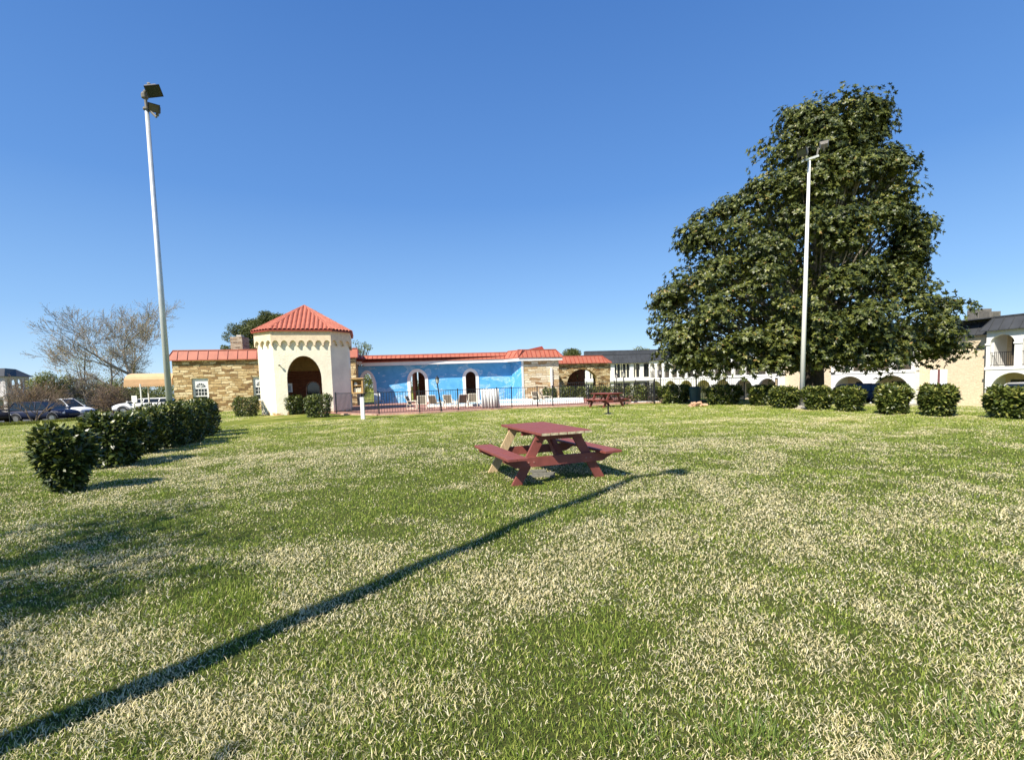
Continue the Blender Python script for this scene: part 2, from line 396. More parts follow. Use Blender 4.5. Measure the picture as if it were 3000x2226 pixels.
# grass blades
def lawn():
    N = 1150000
    k = RNG.random(N); d0, d1 = 1.15, 36.0
    y = (d0**.7 + k*(d1**.7-d0**.7))**(1/.7)
    x = RNG.uniform(-1, 1, N)*(1.14*y+.25) + .02*y
    fx0, fy0 = -6.6, 23.4
    lim = np.where(x < -14, 36.0, np.where(x < 0, 26.0+x*.4, np.where(x > 9, 36.0, 26.0+x*.08)))
    keep = (y < lim-.15)
    keep &= ~((x < -9.2) & (x > -14.5) & (y > 25))
    x, y = x[keep], y[keep]; N = len(x)
    st = straw(x, y) + RNG.normal(0, .30, N)
    is_s = st > .5
    # green tufts
    tuft = sstep(.62, .8, vnoise(x*2.3+11, y*2.3, 9))
    sc = (np.maximum(y, 2)/2)**.60
    L = np.where(is_s, RNG.uniform(.030, .062, N), RNG.uniform(.032, .062, N)*(1+.7*tuft))
    L *= np.where(y > 6, 1+.03*(y-6), 1)*.62
    W = np.where(is_s, RNG.uniform(.0024, .0044, N), RNG.uniform(.0022, .0040, N))*sc
    th = RNG.uniform(0, 2*np.pi, N); lean = np.where(is_s, RNG.uniform(.6, 1.6, N), RNG.uniform(.2, 1.2, N))
    hd = np.stack([np.cos(th), np.sin(th), np.zeros(N)], 1); upv = np.array([0, 0, 1.0])
    th2 = th + RNG.uniform(-1.5, 1.5, N) + np.pi/2
    side = np.stack([np.cos(th2), np.sin(th2), np.zeros(N)], 1)
    base = np.stack([x, y, terrain(x, y)-.004], 1)
    base[:, 2] += np.where(is_s, RNG.uniform(0, .022, N), 0)
    l1 = lean*.6; l2 = lean*1.35
    mid = base + (hd*np.sin(l1)[:, None] + upv*np.cos(l1)[:, None])*(L*.55)[:, None]
    tipp = mid + (hd*np.sin(l2)[:, None] + upv*np.cos(l2)[:, None])*(L*.5)[:, None]
    w_ = (W/2)[:, None]
    V = np.stack([base-side*w_, base+side*w_, mid+side*w_*.9, mid-side*w_*.9, tipp], 1).reshape(-1, 3)
    b = np.arange(N)[:, None]*5
    Lp = (b + np.array([0, 1, 2, 3, 3, 2, 4])).ravel()
    s0 = (np.arange(N)[:, None]*7 + np.array([0, 4])).ravel(); tt = np.tile([4, 3], N)
    rnd = np.where(is_s, .56+.44*RNG.random(N), .44*RNG.random(N)**1.1)
    rnd = np.where((~is_s) & (y > 12), np.clip(rnd+.08, 0, .44), rnd)
    mt, nt, bb = nodes('grass_blades')
    a = nt.nodes.new('ShaderNodeAttribute'); a.attribute_name = 'rnd'
    c = ramp(nt, a.outputs['Fac'], [(0, (.075, .145, .020)), (.2, (.235, .32, .048)), (.45, (.52, .56, .14)), (.55, (.62, .54, .24)), (.78, (.88, .77, .46)), (1, (.92, .85, .62))])
    nt.links.new(c, bb.inputs['Base Color']); bb.inputs['Roughness'].default_value = .6; bb.inputs['Specular IOR Level'].default_value = .12
    t = nt.nodes.new('ShaderNodeBsdfTranslucent'); nt.links.new(c, t.inputs[0])
    mx = nt.nodes.new('ShaderNodeMixShader'); mx.inputs[0].default_value = .34
    nt.links.new(bb.outputs[0], mx.inputs[1]); nt.links.new(t.outputs[0], mx.inputs[2]); nt.links.new(mx.outputs[0], nt.nodes['Material Output'].inputs[0])
    o = np_mesh('lawn_grass', V, Lp, s0, tt, mt, None, {'rnd': np.repeat(rnd, 5)})
    tag(o, 'patchy lawn of green and straw coloured grass blades', 'grass', kind='stuff')
lawn()

# parking lot on the left, pool deck, edging
def sheet(name, poly, z, mat):
    mb = MB(); mb.add([(q[0], q[1], z) for q in poly], [tuple(range(len(poly)))]); return tag(mb.build(name, mat), kind='structure')
o = grid_mesh('parking_lot', np.arange(-90, -26.9, 1.), np.arange(37.5, 56, 1.), lambda X, Y: terrain(X, Y)+.03, asphalt); tag(o, kind='structure')
o = grid_mesh('driveway', np.arange(16, 33, 1.), np.arange(33, 60, 1.), lambda X, Y: terrain(X, Y)+.03, asphalt); tag(o, kind='structure')
fence_pts = [G(986, 1212), G(1111, 1216.5), G(1230, 1212), G(1343, 1205.5), G(1457, 1199.5), G(1500, 1196.5), G(1575, 1194.5), G(1620, 1193), G(1725, 1188.5), G(1915, 1180)]
front = [(-13, 30.5), (-9.6, 27.0)] + [(q.x, q.y-.18) for q in fence_pts[1:]] + [(12.0, 28.2), (10.5, 44)]
sheet('pool_deck', front + [(4.4, 44), (.9, 44.5), (-13.2, 44)], .03, deck_mat)
mb = MB(); ln = [Vector((a, b, 0)) for a, b in front[1:-1]]
for a, b in zip(ln[:-1], ln[1:]):
    mb.bar(a+Vector((0, -.02, .03)), b+Vector((0, -.02, .03)), .2, .1)
tag(mb.build('deck_edging', curb_mat), kind='structure')
# far wall-to-pool low white kerb
mb = MB(); mb.bar(G(1850, 1181), G(1932, 1180), .25, .22); tag(mb.build('pool_kerb', white), kind='structure')

# ------------------------------------------------------------------ clubhouse
def mansard(parent, name, mats, pts, z0, z1, inset, side0=0, side1=0, rib=.42):
    """sloped metal roof band along a front line a->b; the slope leans back by inset"""
    mb = MB(); ribs = mb
    a, b = [Vector((q[0], q[1], 0)) for q in pts]
    ex = (b-a).normalized(); ey = Vector((-ex.y, ex.x, 0)); L = (b-a).length
    q = lambda u, d, z: a+ex*u+ey*d+Vector((0, 0, z))
    vs = [q(0, 0, z0), q(L, 0, z0), q(L-side1, inset, z1), q(side0, inset, z1), q(0, 0, z0-.07), q(L, 0, z0-.07)]
    mb.add(vs, [(0, 1, 2, 3), (4, 5, 1, 0)])
    D = 2.2
    mb.add([q(side0, inset, z1), q(L-side1, inset, z1), q(L-side1, D, z1), q(side0, D, z1)], [(0, 1, 2, 3)])
    mb.add([q(0, 0, z0), q(side0, inset, z1), q(side0, D, z1), q(0, D, z0)], [(0, 1, 2, 3)])
    mb.add([q(L, 0, z0), q(L-side1, inset, z1), q(L-side1, D, z1), q(L, D, z0)], [(3, 2, 1, 0)])
    mb.bar(q(side0, inset, z1+.02), q(L-side1, inset, z1+.02), .1, .07)
    n = int(L/rib); mb.k = 1
    for k in range(n+1):
        u = L*k/n; ut = side0 + (L-side0-side1)*k/n
        if side0 or side1: ut = min(max(u, side0), L-side1)
        e = -ey*.02
        ribs.bar(q(u, 0, z0)+e+Vector((0, 0, .02)), q(ut, inset, z1)+e+Vector((0, 0, .0)), .035, .045)
    return mb.build(name, mats, parent, True)
club = thing('clubhouse', 'long low stone clubhouse with red metal roof and blue cloud mural wall', 'building', (-6, 41, 0))
W1a, W1b = Vector((-25.6, 36.4, 0)), Vector((-12.75, 39.6, 0))
ang1 = math.atan2(W1b.y-W1a.y, W1b.x-W1a.x); L1 = (W1b-W1a).length
ex1 = Vector((math.cos(ang1), math.sin(ang1), 0)); ey1 = Vector((-ex1.y, ex1.x, 0))
def u_on(pxl, v, a=W1a, e=ex1):        # distance along the wall line at a picture column
    d = ray(pxl, v); k = d[0]/d[1]
    return (k*a.y - a.x)/(e.x - k*e.y)
wu1, wu2 = u_on(563, 1140), u_on(741, 1140)
ww = u_on(611, 1140)-wu1
mb = MB(); panel(mb, W1a, ang1, L1, -.3, 4.02, .3, [(wu1, wu1+ww, .75, 2.62, 2.62), (wu2, wu2+ww, .75, 2.62, 2.62)])
panel(mb, W1a+ey1*.3, ang1+math.pi/2, 8, -.3, 4.02, .3, (), -1)
panel(mb, W1b-ex1*.3+ey1*.3, ang1+math.pi/2, 3.2, -.3, 4.02, .3, (), -1)
mb.build('stone_wall', stone, club, True)
RM = (red_roof, dark_red)
mansard(club, 'roof_band', RM, (W1a-ex1*.25-ey1*.25, W1b+ex1*.2-ey1*.25), 4.02, 4.72, .32, side0=.35, side1=.0, rib=.68)
def window(wall_o, e, n_in, u, w_, z0, z1, parent):
    """white arched-top sash window in a rectangular opening, inset"""
    ang = math.atan2(e.y, e.x); o = wall_o + e*u + n_in*.14
    fr = MB(); h = z1-z0; zf = z0+h*.60
    hw = w_/2
    panel(fr, o, ang, w_, z0, z1, .06, [(.16, w_-.16, z0+.1, zf-.08, zf-.08)])
    f = fr.build('window_frame', white, parent, True)
    # fanlight
    fl = MB(); c = o+e*hw-n_in*.012; r_ = hw-.24; n = 14
    pts = [c+e*(-math.cos(math.pi*k/n)*r_)+Vector((0, 0, zf+.06+math.sin(math.pi*k/n)*r_*.95)) for k in range(n+1)]
    fl.add(pts, [tuple(range(len(pts)))]); fl.build('fanlight', glass, f, True)
    br = MB()
    for k in (1, 2, 3, 4, 5):
        t = math.pi*k/6; c0 = c-n_in*.012+Vector((0, 0, zf+.06))
        br.bar(c0, c0+e*(-math.cos(t)*r_)+Vector((0, 0, math.sin(t)*r_*.95)), .03, .02, n_in)
    gl = MB(); gl.box(.16, w_-.16, .05, .055, z0+.1, zf-.08, Matrix.Translation(o) @ Matrix.Rotation(ang, 4, 'Z')); gl.build('pane', glass, f, True)
    T = Matrix.Translation(o) @ Matrix.Rotation(ang, 4, 'Z')
    zm = z0+.1+(zf-.18-z0)*.42
    br.box(.16, w_-.16, .01, .04, zm-.04, zm+.04, T)
    for k in (1, 2, 3):
        x_ = .16+(w_-.32)*k/4; br.box(x_-.015, x_+.015, .015, .035, zm+.04, zf-.08, T)
    br.box(.16, w_-.16, .016, .034, (zm+zf-.04)/2-.015, (zm+zf-.04)/2+.015, T)
    br.build('glazing_bars', white, f, True)
for wu in (wu1, wu2): window(W1a, ex1, ey1, wu, ww, .75, 2.62, club)
# chimney on the roof
c0 = P(676, 1022, 42); c1 = P(711, 1022, 42)
mb = MB(); mb.box(c0.x, c1.x, 42, 43.1, 3.5, 6.25); ch = mb.build('chimney', chimney_stone, club, True)
mb = MB(); mb.box((c0.x+c1.x)/2-.12, (c0.x+c1.x)/2+.28, 42.3, 42.8, 6.25, 6.45); mb.build('chimney_pot', concrete, ch, True)
mb = MB(); mb.add([(-25.3, 44, 3.9), (-25.2, 37.5, 3.9), (-13, 40.5, 3.9), (4, 43.5, 3.9), (4, 50, 3.9)], [(0, 1, 2, 3, 4)]); mb.build('flat_roof', dark_red, club, True)
# blue mural wing
def mural():
    mt, nt, b = nodes('cloud_mural_paint'); o = coord(nt, 'UV')
    n = noise(nt, coord(nt, 'UV', (.55, 1, 1)), 1.15, 5, .6, .9)
    line = ramp(nt, n, [(.0, (0, 0, 0)), (.545, (0, 0, 0)), (.56, (.85, .85, .85)), (.575, (.2, .2, .2)), (.63, (.12, .12, .12)), (.645, (.6, .6, .6)), (.66, (.15, .15, .15))])
    n2 = noise(nt, coord(nt, 'UV'), 2.5, 3, .5, .5)
    base = ramp(nt, n2, [(.3, (.07, .34, .68)), (.7, (.11, .42, .76))])
    c = mixc(nt, line, base, (.58, .76, .88))
    nt.links.new(c, b.inputs['Base Color']); b.inputs['Roughness'].default_value = .75
    bump(nt, b, noise(nt, o, 30, 4), .25)
    return mt
mural_m = mural()
Ba, Bb = Vector((-13.35, 42.1, 0)), Vector((.1, 43.5, 0))
angB = math.atan2(Bb.y-Ba.y, Bb.x-Ba.x); LB = (Bb-Ba).length; exB = Vector((math.cos(angB), math.sin(angB), 0)); eyB = Vector((-exB.y, exB.x, 0))
ub = lambda pxl, v=1130: u_on(pxl, v, Ba, exB)
ops = [(max(.25, ub(1035)), ub(1094), 0, 1.55, 2.72), (ub(1203), ub(1246), 0, 2.0, 2.72), (ub(1365), ub(1394.5), 0, 2.1, 2.62)]
mb = MB(); panel(mb, Ba, angB, LB, -.1, 3.35, .35, ops)
Ca, Cb = Vector((.98, 41.65, 0)), Vector((4.28, 42.6, 0))
angR = math.atan2(Bb.y-Ca.y, Bb.x-Ca.x)
panel(mb, Ca, angR, (Bb-Ca).length, -.1, 3.35, .25, (), -1)
mb.build('mural_wall', mural_m, club, True)
# arch surrounds
for (a, b, zb, zs, zt) in ops:
    m1 = MB(); c = (a+b)/2; hw = (b-a)/2; t_ = .27; n = 18
    path = [(-1, 0.0)] + [(-math.cos(math.pi*k/n), math.sin(math.pi*k/n)) for k in range(n+1)] + [(1, 0.0)]
    inn, out = [], []
    for i, (cx_, sy_) in enumerate(path):
        if i in (0, len(path)-1): zi = zo = 0.0; xi = cx_*hw; xo = cx_*(hw+t_)
        else: zi = zs+sy_*(zt-zs); zo = zs+sy_*(zt-zs+t_); xi = cx_*hw; xo = cx_*(hw+t_)
        inn.append(Ba+exB*(c+xi)+Vector((0, 0, zi))); out.append(Ba+exB*(c+xo)+Vector((0, 0, zo)))
    for dn in (-.05,):
        for i in range(len(path)-1):
            f4 = [inn[i], inn[i+1], out[i+1], out[i]]; fr = [q+eyB*dn for q in f4]
            m1.add(fr+[q+eyB*.36 for q in f4[:2]]+[q+eyB*0 for q in f4[2:]], [(0, 1, 2, 3), (0, 4, 5, 1), (3, 2, 6, 7)])
    m1.build('arch_surround', white, club, True)
# room behind the mural openings
mb = MB(); mb.box(0, 5.6, 3.0, 3.2, 0, 3.3, Matrix.Translation(Ba+exB*4.9) @ Matrix.Rotation(angB, 4, 'Z'))
mb.box(0, 13.5, .36, 5.2, 3.36, 3.42, Matrix.Translation(Ba) @ Matrix.Rotation(angB, 4, 'Z'))
mb.box(4.6, 4.8, .36, 3.0, 0, 3.3, Matrix.Translation(Ba) @ Matrix.Rotation(angB, 4, 'Z'))
mb.box(2.3, 2.5, .36, 2.0, 0, 3.3, Matrix.Translation(Ba) @ Matrix.Rotation(angB, 4, 'Z'))
mb.build('inner_wall', dark_brick, club, True)
# soffit and fascia, roof over mural and stone block
ov = .85
Ea, Eb = Ba-eyB*ov+exB*1.0, Bb-eyB*ov+exB*.2
mb = MB(); T = Matrix.Translation(Ba) @ Matrix.Rotation(angB, 4, 'Z')
mb.box(.62, LB-.35, -ov, .3, 3.35, 3.62, T)
mb.box(.05, .62, -ov-.0, .3, 3.50, 3.76, T)
angC = math.atan2(Cb.y-Ca.y, Cb.x-Ca.x); exC = Vector((math.cos(angC), math.sin(angC), 0)); eyC = Vector((-exC.y, exC.x, 0)); LC = (Cb-Ca).length
T2 = Matrix.Translation(Ca) @ Matrix.Rotation(angC, 4, 'Z')
mb.box(-.35, LC+.25, -.3, .25, 3.351, 3.60, T2)
mb.add([Ca-exC*.35-eyC*.3+Vector((0, 0, 3.352)), Bb-exB*.7-eyB*ov+Vector((0, 0, 3.352)), Bb-exB*.7-eyB*ov+Vector((0, 0, 3.602)), Ca-exC*.35-eyC*.3+Vector((0, 0, 3.602)), Ca+Vector((0, 0, 3.353)), Bb+Vector((0, 0, 3.353))], [(1, 0, 3, 2), (0, 1, 5, 4)])
mb.build('fascia', white, club, True)
mansard(club, 'roof_band', RM, (Ba-eyB*(ov+.06)+exB*.55, Bb-eyB*(ov+.06)-exB*.7), 3.68, 4.22, .7, side1=-.45, rib=.39)
mansard(club, 'roof_band', RM, (Bb-exB*.74-eyB*(ov+.05), Ca-exC*.36-eyC*.35), 3.67, 4.28, .5, rib=.5)
mansard(club, 'roof_band', RM, (Ca-exC*.4-eyC*.36, Cb+exC*.3-eyC*.36), 3.66, 4.30, .45, side0=.1, side1=.5, rib=.39)
mansard(club, 'roof_band', RM, (Ba-eyB*(ov+.06)-exB*.25, Ba-eyB*(ov+.06)+exB*.55), 3.8, 4.3, .6, side0=.0, side1=.25, rib=.6)
mb = MB(); mb.box(.4, 9.6, 1.0, 1.1, 4.2, 4.36, T); mb.build('roof_parapet', dark_red, club, True)
pk = P(1588, 1014, 46)
mb = MB(); mb.add([P(1535, 1026, 46), P(1596, 1026, 46), P(1588, 1014, 46), P(1535, 1026, 48), P(1596, 1026, 48), P(1588, 1014, 48)], [(0, 1, 2), (3, 5, 4), (0, 2, 5, 3), (1, 4, 5, 2)]); mb.build('roof_gable', dark_red, club, True)
# stone block
mb = MB(); mb.box(.0, LC, 0, .3, -.1, 3.35, T2); mb.box(LC-.3, LC, .3, 8.5, -.1, 3.35, T2); mb.build('stone_wall', pale_stone, club, True)
mb = MB(); mb.box(-.03, .14, -.04, .0, 0, 3.35, T2); mb.build('corner_trim', white, club, True)
mb = MB(); mb.box(2.62, 2.78, -.12, .0, .3, 2.7, T2); mb.build('downspout', white, club, True)
# arch wing
Aa, Ab = P(1636, 1100, 50.0), P(1787, 1100, 52.0); Aa.z = Ab.z = 0
angA = math.atan2(Ab.y-Aa.y, Ab.x-Aa.x); LA = (Ab-Aa).length; exA = Vector((math.cos(angA), math.sin(angA), 0)); eyA = Vector((-exA.y, exA.x, 0))
ua = lambda pxl: u_on(pxl, 1110, Aa, exA)
TA = Matrix.Translation(Aa) @ Matrix.Rotation(angA, 4, 'Z')
mb = MB(); panel(mb, Aa, angA, LA, -.8, 3.25, .5, [(ua(1660), ua(1752), -.8, 1.1, 2.72)]); mb.box(LA-.4, LA, .5, 3, -.8, 3.25, TA); mb.box(-1, 0, 0, .5, -.8, 3.25, TA); mb.build('stone_wall', stone, club, True)
# voussoirs around the arch
mb = MB(); c = (ua(1660)+ua(1752))/2; hw = (ua(1752)-ua(1660))/2
for k in range(17):
    t0 = math.pi*(k+.06)/17; t1 = math.pi*(k+.94)/17; Lv = .5+.12*(k % 2)
    pts = [(-math.cos(t)*(hw+e), 1.1+math.sin(t)*(1.62+e)) for t, e in ((t0, 0), (t1, 0), (t1, Lv), (t0, Lv))]
    vs = [Aa+exA*(c+x_)+Vector((0, 0, z_))-eyA*.06 for x_, z_ in pts]; mb.add(vs+[q+eyA*.06 for q in vs], [(0, 1, 2, 3), (0, 4, 5, 1), (1, 5, 6, 2), (2, 6, 7, 3), (3, 7, 4, 0)])
mb.build('arch_stones', stone, club, True)
mb = MB(); mb.box(-.5, ua(1722)+2.3, 5.0, 5.3, -.8, 3.2, TA); mb.box(-.5, LA, .5, 7, 3.26, 3.34, TA); mb.box(-.5, -.3, .5, 5.0, -.8, 3.2, TA); mb.build('inner_wall', dark_brick, club, True)
mansard(club, 'roof_band', RM, (Aa-exA*.6-eyA*.3, Ab+exA*.1-eyA*.3), 3.35, 4.1, .5, side1=.9, rib=.46)

# ------------------------------------------------------------------ gatehouse tower
fL, fR = G(812, 1217), G(984, 1212)
fR = fL + (fR-fL).normalized()*3.25
angT = R(17); exT = Vector((math.cos(angT), math.sin(angT), 0)); eyT = Vector((-exT.y, exT.x, 0))
fw = 3.18; chm = 1.42
fc = fL + exT*(fw/2)
tow = thing('gatehouse', 'cream stucco octagonal gatehouse with arched doorway and red tiled pyramid roof', 'building', (fc+eyT*2.6).to_tuple(), angT)
# local frame: x along the front, y back; front at y=-2.6
hx = fw/2; k_ = chm*.7071; yb = -2.6
octa = [(-hx, yb), (hx, yb), (hx+k_, yb+k_), (hx+k_, -yb-k_), (hx, -yb), (-hx, -yb), (-hx-k_, -yb-k_), (-hx-k_, yb+k_)]
HT = 4.98
mb = MB()
for i in range(8):
    a = Vector((*octa[i], 0)); b = Vector((*octa[(i+1) % 8], 0)); d = b-a; an = math.atan2(d.y, d.x)
    cx_ = .10
    ops_ = []
    if i == 0: ops_ = [(fw/2-.93, fw/2+.99, -.2, 2.15, 3.50)]
    if i in (2,): ops_ = [(.5, 2.2, -.2, 2.0, 2.9)]
    panel(mb, a, an, d.length, -.2, HT, .22, ops_, 1)
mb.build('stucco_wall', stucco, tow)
# corbel table
mb = MB(); bd = MB(); e_ = .15
for i in range(8):
    a = Vector((*octa[i], 0)); b = Vector((*octa[(i+1) % 8], 0)); d = (b-a); L_ = d.length; d.normalize(); nrm = Vector((d.y, -d.x, 0))
    a2 = a+nrm*e_-d*e_*.414; L2 = L_+2*e_*.414; an = math.atan2(d.y, d.x)
    n = 7 if i % 4 == 0 else (3 if i % 2 else 7)
    st = L2/n; ops_ = [(st*k+.055, st*(k+1)-.055, 4.10, 4.17, 4.17+min(.26, st*.5)) for k in range(n)]
    panel(mb, a2, an, L2, 4.10, 4.60, e_-.002, ops_, 1)
    panel(bd, a2-nrm*.0, an, L2, 4.60, HT, e_-.002, (), 1)
mb.build('corbel_arches', band_st, tow); bd.build('cornice_band', band_st, tow)
# tiled roof facets
def tile_facet(mb, A, B, apex, rib=.235, course=.36):
    A, B, apex = Vector(A), Vector(B), Vector(apex); e = (B-A); W_ = e.length; e.normalize(); mid = (A+B)/2
    ta = (apex-A).dot(e); foot = A+e*ta; s = apex-foot; H_ = s.length; s.normalize(); nn = e.cross(s).normalized()
    if nn.z < 0: nn = -nn
    nx = max(6, int(W_/rib))*6; ny = int(H_/course)*3
    rows = []
    for i in range(nx+1):
        x = W_*i/nx; vm = H_*(x/ta) if x < ta else H_*((W_-x)/(W_-ta)); vm = max(vm, 0)
        ph = (i % 6)/6; hgt = .085*abs(math.sin(math.pi*ph))**.8
        col = []
        for j in range(ny+1):
            v = vm*j/ny; st = (v % course)/course
            col.append(A+e*x+s*v+nn*(hgt+.022*(1-st)+.01))
        rows.append(col)
    base = len(mb.v)
    for c in rows: mb.v += [tuple(q) for q in c]
    for i in range(nx):
        for j in range(ny): a_ = base+i*(ny+1)+j; mb.f.append((a_, a_+ny+1, a_+ny+2, a_+1))
ovh = .24; ro = []
for i in range(8):
    x, y = octa[i]; ro.append((x*(1+ovh/2.5), y*(1+ovh/2.5), HT+.02))
apx = (0, 0, 6.84)
mb = MB(); hp = MB(); uf = MB()
for i in range(8):
    tile_facet(mb, ro[i], ro[(i+1) % 8], apx)
    a = Vector(ro[i]); b = Vector(apx); hp.tube([a+Vector((0, 0, .05)), b+Vector((0, 0, .05))], .06, 6)
uf.add([(x, y, z-.05) for x, y, z in ro], [tuple(range(8))])
for i in range(8): uf.bar(Vector(ro[i])-Vector((0, 0, .03)), Vector(ro[(i+1) % 8])-Vector((0, 0, .03)), .05, .07)
rf = mb.build('tiled_roof', red_roof, tow); hp.build('ridge_caps', red_roof, rf); uf.build('eave', dark_red, rf)
# inside: brick back wall with arched window, siding above
mb = MB(); panel(mb, (-1.9, 1.9, 0), 0, 3.8, 0, 2.75, .15, [(1.55, 2.35, 0.2, 1.55, 1.98)]); mb.build('inner_brick_wall', dark_brick, tow)
mb = MB()
for k in range(10): mb.bar((-1.95, 1.85-.02*k, 2.82+k*.13), (1.95, 1.85-.02*k, 2.82+k*.13), .03, .125)
mb.build('inner_siding', M('yellow_siding', (.50, .36, .14), .7), tow)
mb = MB(); mb.box(-.37, .47, 2.06, 2.08, .2, 2.0); w_ = mb.build('arched_window', glass, tow)
mb = MB(); n = 14
pts = [(.05+math.cos(math.pi*k/n)*.43, 1.87, 1.55+math.sin(math.pi*k/n)*.46) for k in range(n+1)]
mb.tube([(.48, 1.87, .2)]+pts+[(-.38, 1.87, .2)], .035, 6); mb.build('window_trim', M('pale_pink_trim', (.6, .45, .4)), w_)
nb = thing('notice_board', 'white notice board hung inside the gatehouse doorway', 'sign', (Matrix.Translation(tow.location) @ Matrix.Rotation(angT, 4, 'Z') @ Vector((-1.05, -1.2, 1.35))).to_tuple(), angT)
mb = MB(); mb.box(-.22, .2, -.02, .02, 0, .55); mb.build('board', white, nb, bevel=.01)
mb = MB(); [mb.box(-.12+.06*k, -.09+.06*k, -.03, -.022, .12, .42) for k in range(4)]; mb.build('lettering', M('grey_ink', (.2, .2, .2)), nb)
mb = MB(); mb.tube([(-1.28, yb-.14, 2.95), (-1.28, yb, 2.95)], .03, 8); mb.lathe([(.05, 0), (.06, .08)], 10, (-1.28, yb-.16, 2.91)); mb.build('doorway_camera', lampgrey, tow)

# ------------------------------------------------------------------ awning canopy left
cv = thing('entrance_canopy', 'peach canvas barrel canopy on white posts at the left end of the stone clubhouse', 'canopy', P(430, 1190, 38).to_tuple())
cv.location.z = tz(cv.location.x, cv.location.y)
a0, a1 = P(362, 1128, 36), P(505, 1126, 37.5); zt_ = P(370, 1093, 36).z; zb_ = a0.z
mb = MB(); n = 12; dd = Vector((-.25, .95, 0))*2.6
ring0, ring1 = [], []
for k in range(n+1):
    t = math.pi*k/n; z_ = zb_+(zt_-zb_)*math.sin(t)**.6; f_ = .5-.5*math.cos(t)
    ring0.append(Vector((a0.x, a0.y, z_))+dd*f_+Vector((.12*math.sin(t), 0, 0))); ring1.append(Vector((a1.x, a1.y, z_))+dd*f_)
mb.add(ring0+ring1, [(k, k+1, n+2+k, n+1+k) for k in range(n)]+[tuple(range(n+1))[::-1]])
mb.build('canvas', canvas, cv, True)
mb = MB(); nS = 22
for k in range(nS):
    p0 = a0.lerp(a1, k/nS); p1 = a0.lerp(a1, (k+1)/nS); p0.z = p1.z = zb_; mdp = (p0+p1)/2
    mb.add([p0+Vector((0, -.01, .02)), p0-Vector((0, .01, .12)), mdp-Vector((0, .01, .2)), p1-Vector((0, .01, .12)), p1+Vector((0, -.01, .02))], [(0, 1, 2, 3, 4)])
mb.build('valance', canvas, cv, True)
for pxl, dy in ((411, 0), (433, 2.3), (489, 0)):
    q = P(pxl, 1130, 36.3+dy); m1 = MB(); m1.tube([(q.x, q.y, tz(q.x, q.y)), (q.x, q.y, zb_+.05)], .05, 8); m1.build('post', white, cv, True)

# ------------------------------------------------------------------ motel buildings
def arcade_bay(L_, lower, upper, zF, z0, zE, wall, posts, ang, o, th=.35):
    panel(wall, o, ang, L_, z0, zF+.05, th, lower, 1)
    panel(wall, o, ang, L_, zF+.05, zE, th, upper, 1)
def motel_roof(parent, a, e, nI, L_, zE, depth, s0=.4, s1=.4):
    mansard(parent, 'mansard_roof', charcoal, (a-e*.3-nI*.35, a+e*(L_+.3)-nI*.35), zE, zE+.95, .75, side0=s0, side1=s1, rib=.55)
SIDE = Vector((-.342, .940, 0)); angS = math.atan2(SIDE.y, SIDE.x); INW = Vector((.940, .342, 0))
C0 = Vector((34.6, 34.9, 0)); zG = -1.55; zF = 1.42; zE = 4.15
mt_r = thing('motel_wing', 'two storey beige and white motel wing with arcades and dark mansard roof at right', 'building', (C0.x, C0.y, zG))
wall = MB(); bk = MB(); rail = MB(); dk = MB()
def seg_arcade(t0, t1, nl, nu, front=0.0):
    L_ = t1-t0; o = C0+SIDE*t1; e = -SIDE   # runs from the far end to the near end so that inward is behind
    an = math.atan2(e.y, e.x)
    o = o - INW*front
    lw, uw = L_/nl, L_/nu
    low = [(lw*k+.28, lw*(k+1)-.28, zG-.3, zG+1.25, zF-.32) for k in range(nl)]
    upp = [(uw*k+.2, uw*(k+1)-.2, zF+.12, zF+1.75, zE-.35) for k in range(nu)]
    panel(wall, o, an, L_, zG-.3, zF+.05, .3, low, 1); panel(wall, o, an, L_, zF+.05, zE, .3, upp, 1)
    dk.box(0, L_, .3, 2.0, zF-.1, zF+.06, Matrix.Translation(o) @ Matrix.Rotation(an, 4, 'Z'))
    T_ = Matrix.Translation(o) @ Matrix.Rotation(an, 4, 'Z')
    wall.box(0, .3, .3, 2.0, zG-.3, zE, T_); wall.box(L_-.3, L_, .3, 2.0, zG-.3, zE, T_)
    wall.box(-.06, L_+.06, -.05, -.001, zF-.1, zF+.1, T_)
    for (a, b, *_r) in upp:
        rail = MB(); rail.box(a, b, .08, .12, zF+1.12, zF+1.16, T_); rail.box(a, b, .08, .12, zF+.2, zF+.24, T_)
        nn_ = int((b-a)/.11)
        for k in range(1, nn_): rail.box(a+(b-a)*k/nn_-.01, a+(b-a)*k/nn_+.01, .09, .11, zF+.24, zF+1.12, T_)
        rail.build('balcony_railing', black, mt_r, True)
    for k in range(nu+1): wall.box(uw*k-.24 if k else -.06, uw*k+.24 if k < nu else L_+.06, -.06, -.002, zF+1.68, zF+1.8, T_)
seg_arcade(-12.2, 0, 4, 7, 0); seg_arcade(4.6, 11.6, 2, 4, 0); seg_arcade(17.2, 40, 7, 14, 0)
ob = C0+SIDE*40+INW*1.9; an = math.atan2(-SIDE.y, -SIDE.x)
panel(bk, ob, an, 52.2, zG-.3, zE, .3, (), 1)
TT = Matrix.Translation(ob) @ Matrix.Rotation(an, 4, 'Z')
for t0, t1 in ((0, 4.6), (11.6, 17.2)):
    bk.box(40-t1, 40-t0, -1.2, 0, zG-.3, zE, TT)
door_m = M('cream_door_paint', (.62, .55, .38))
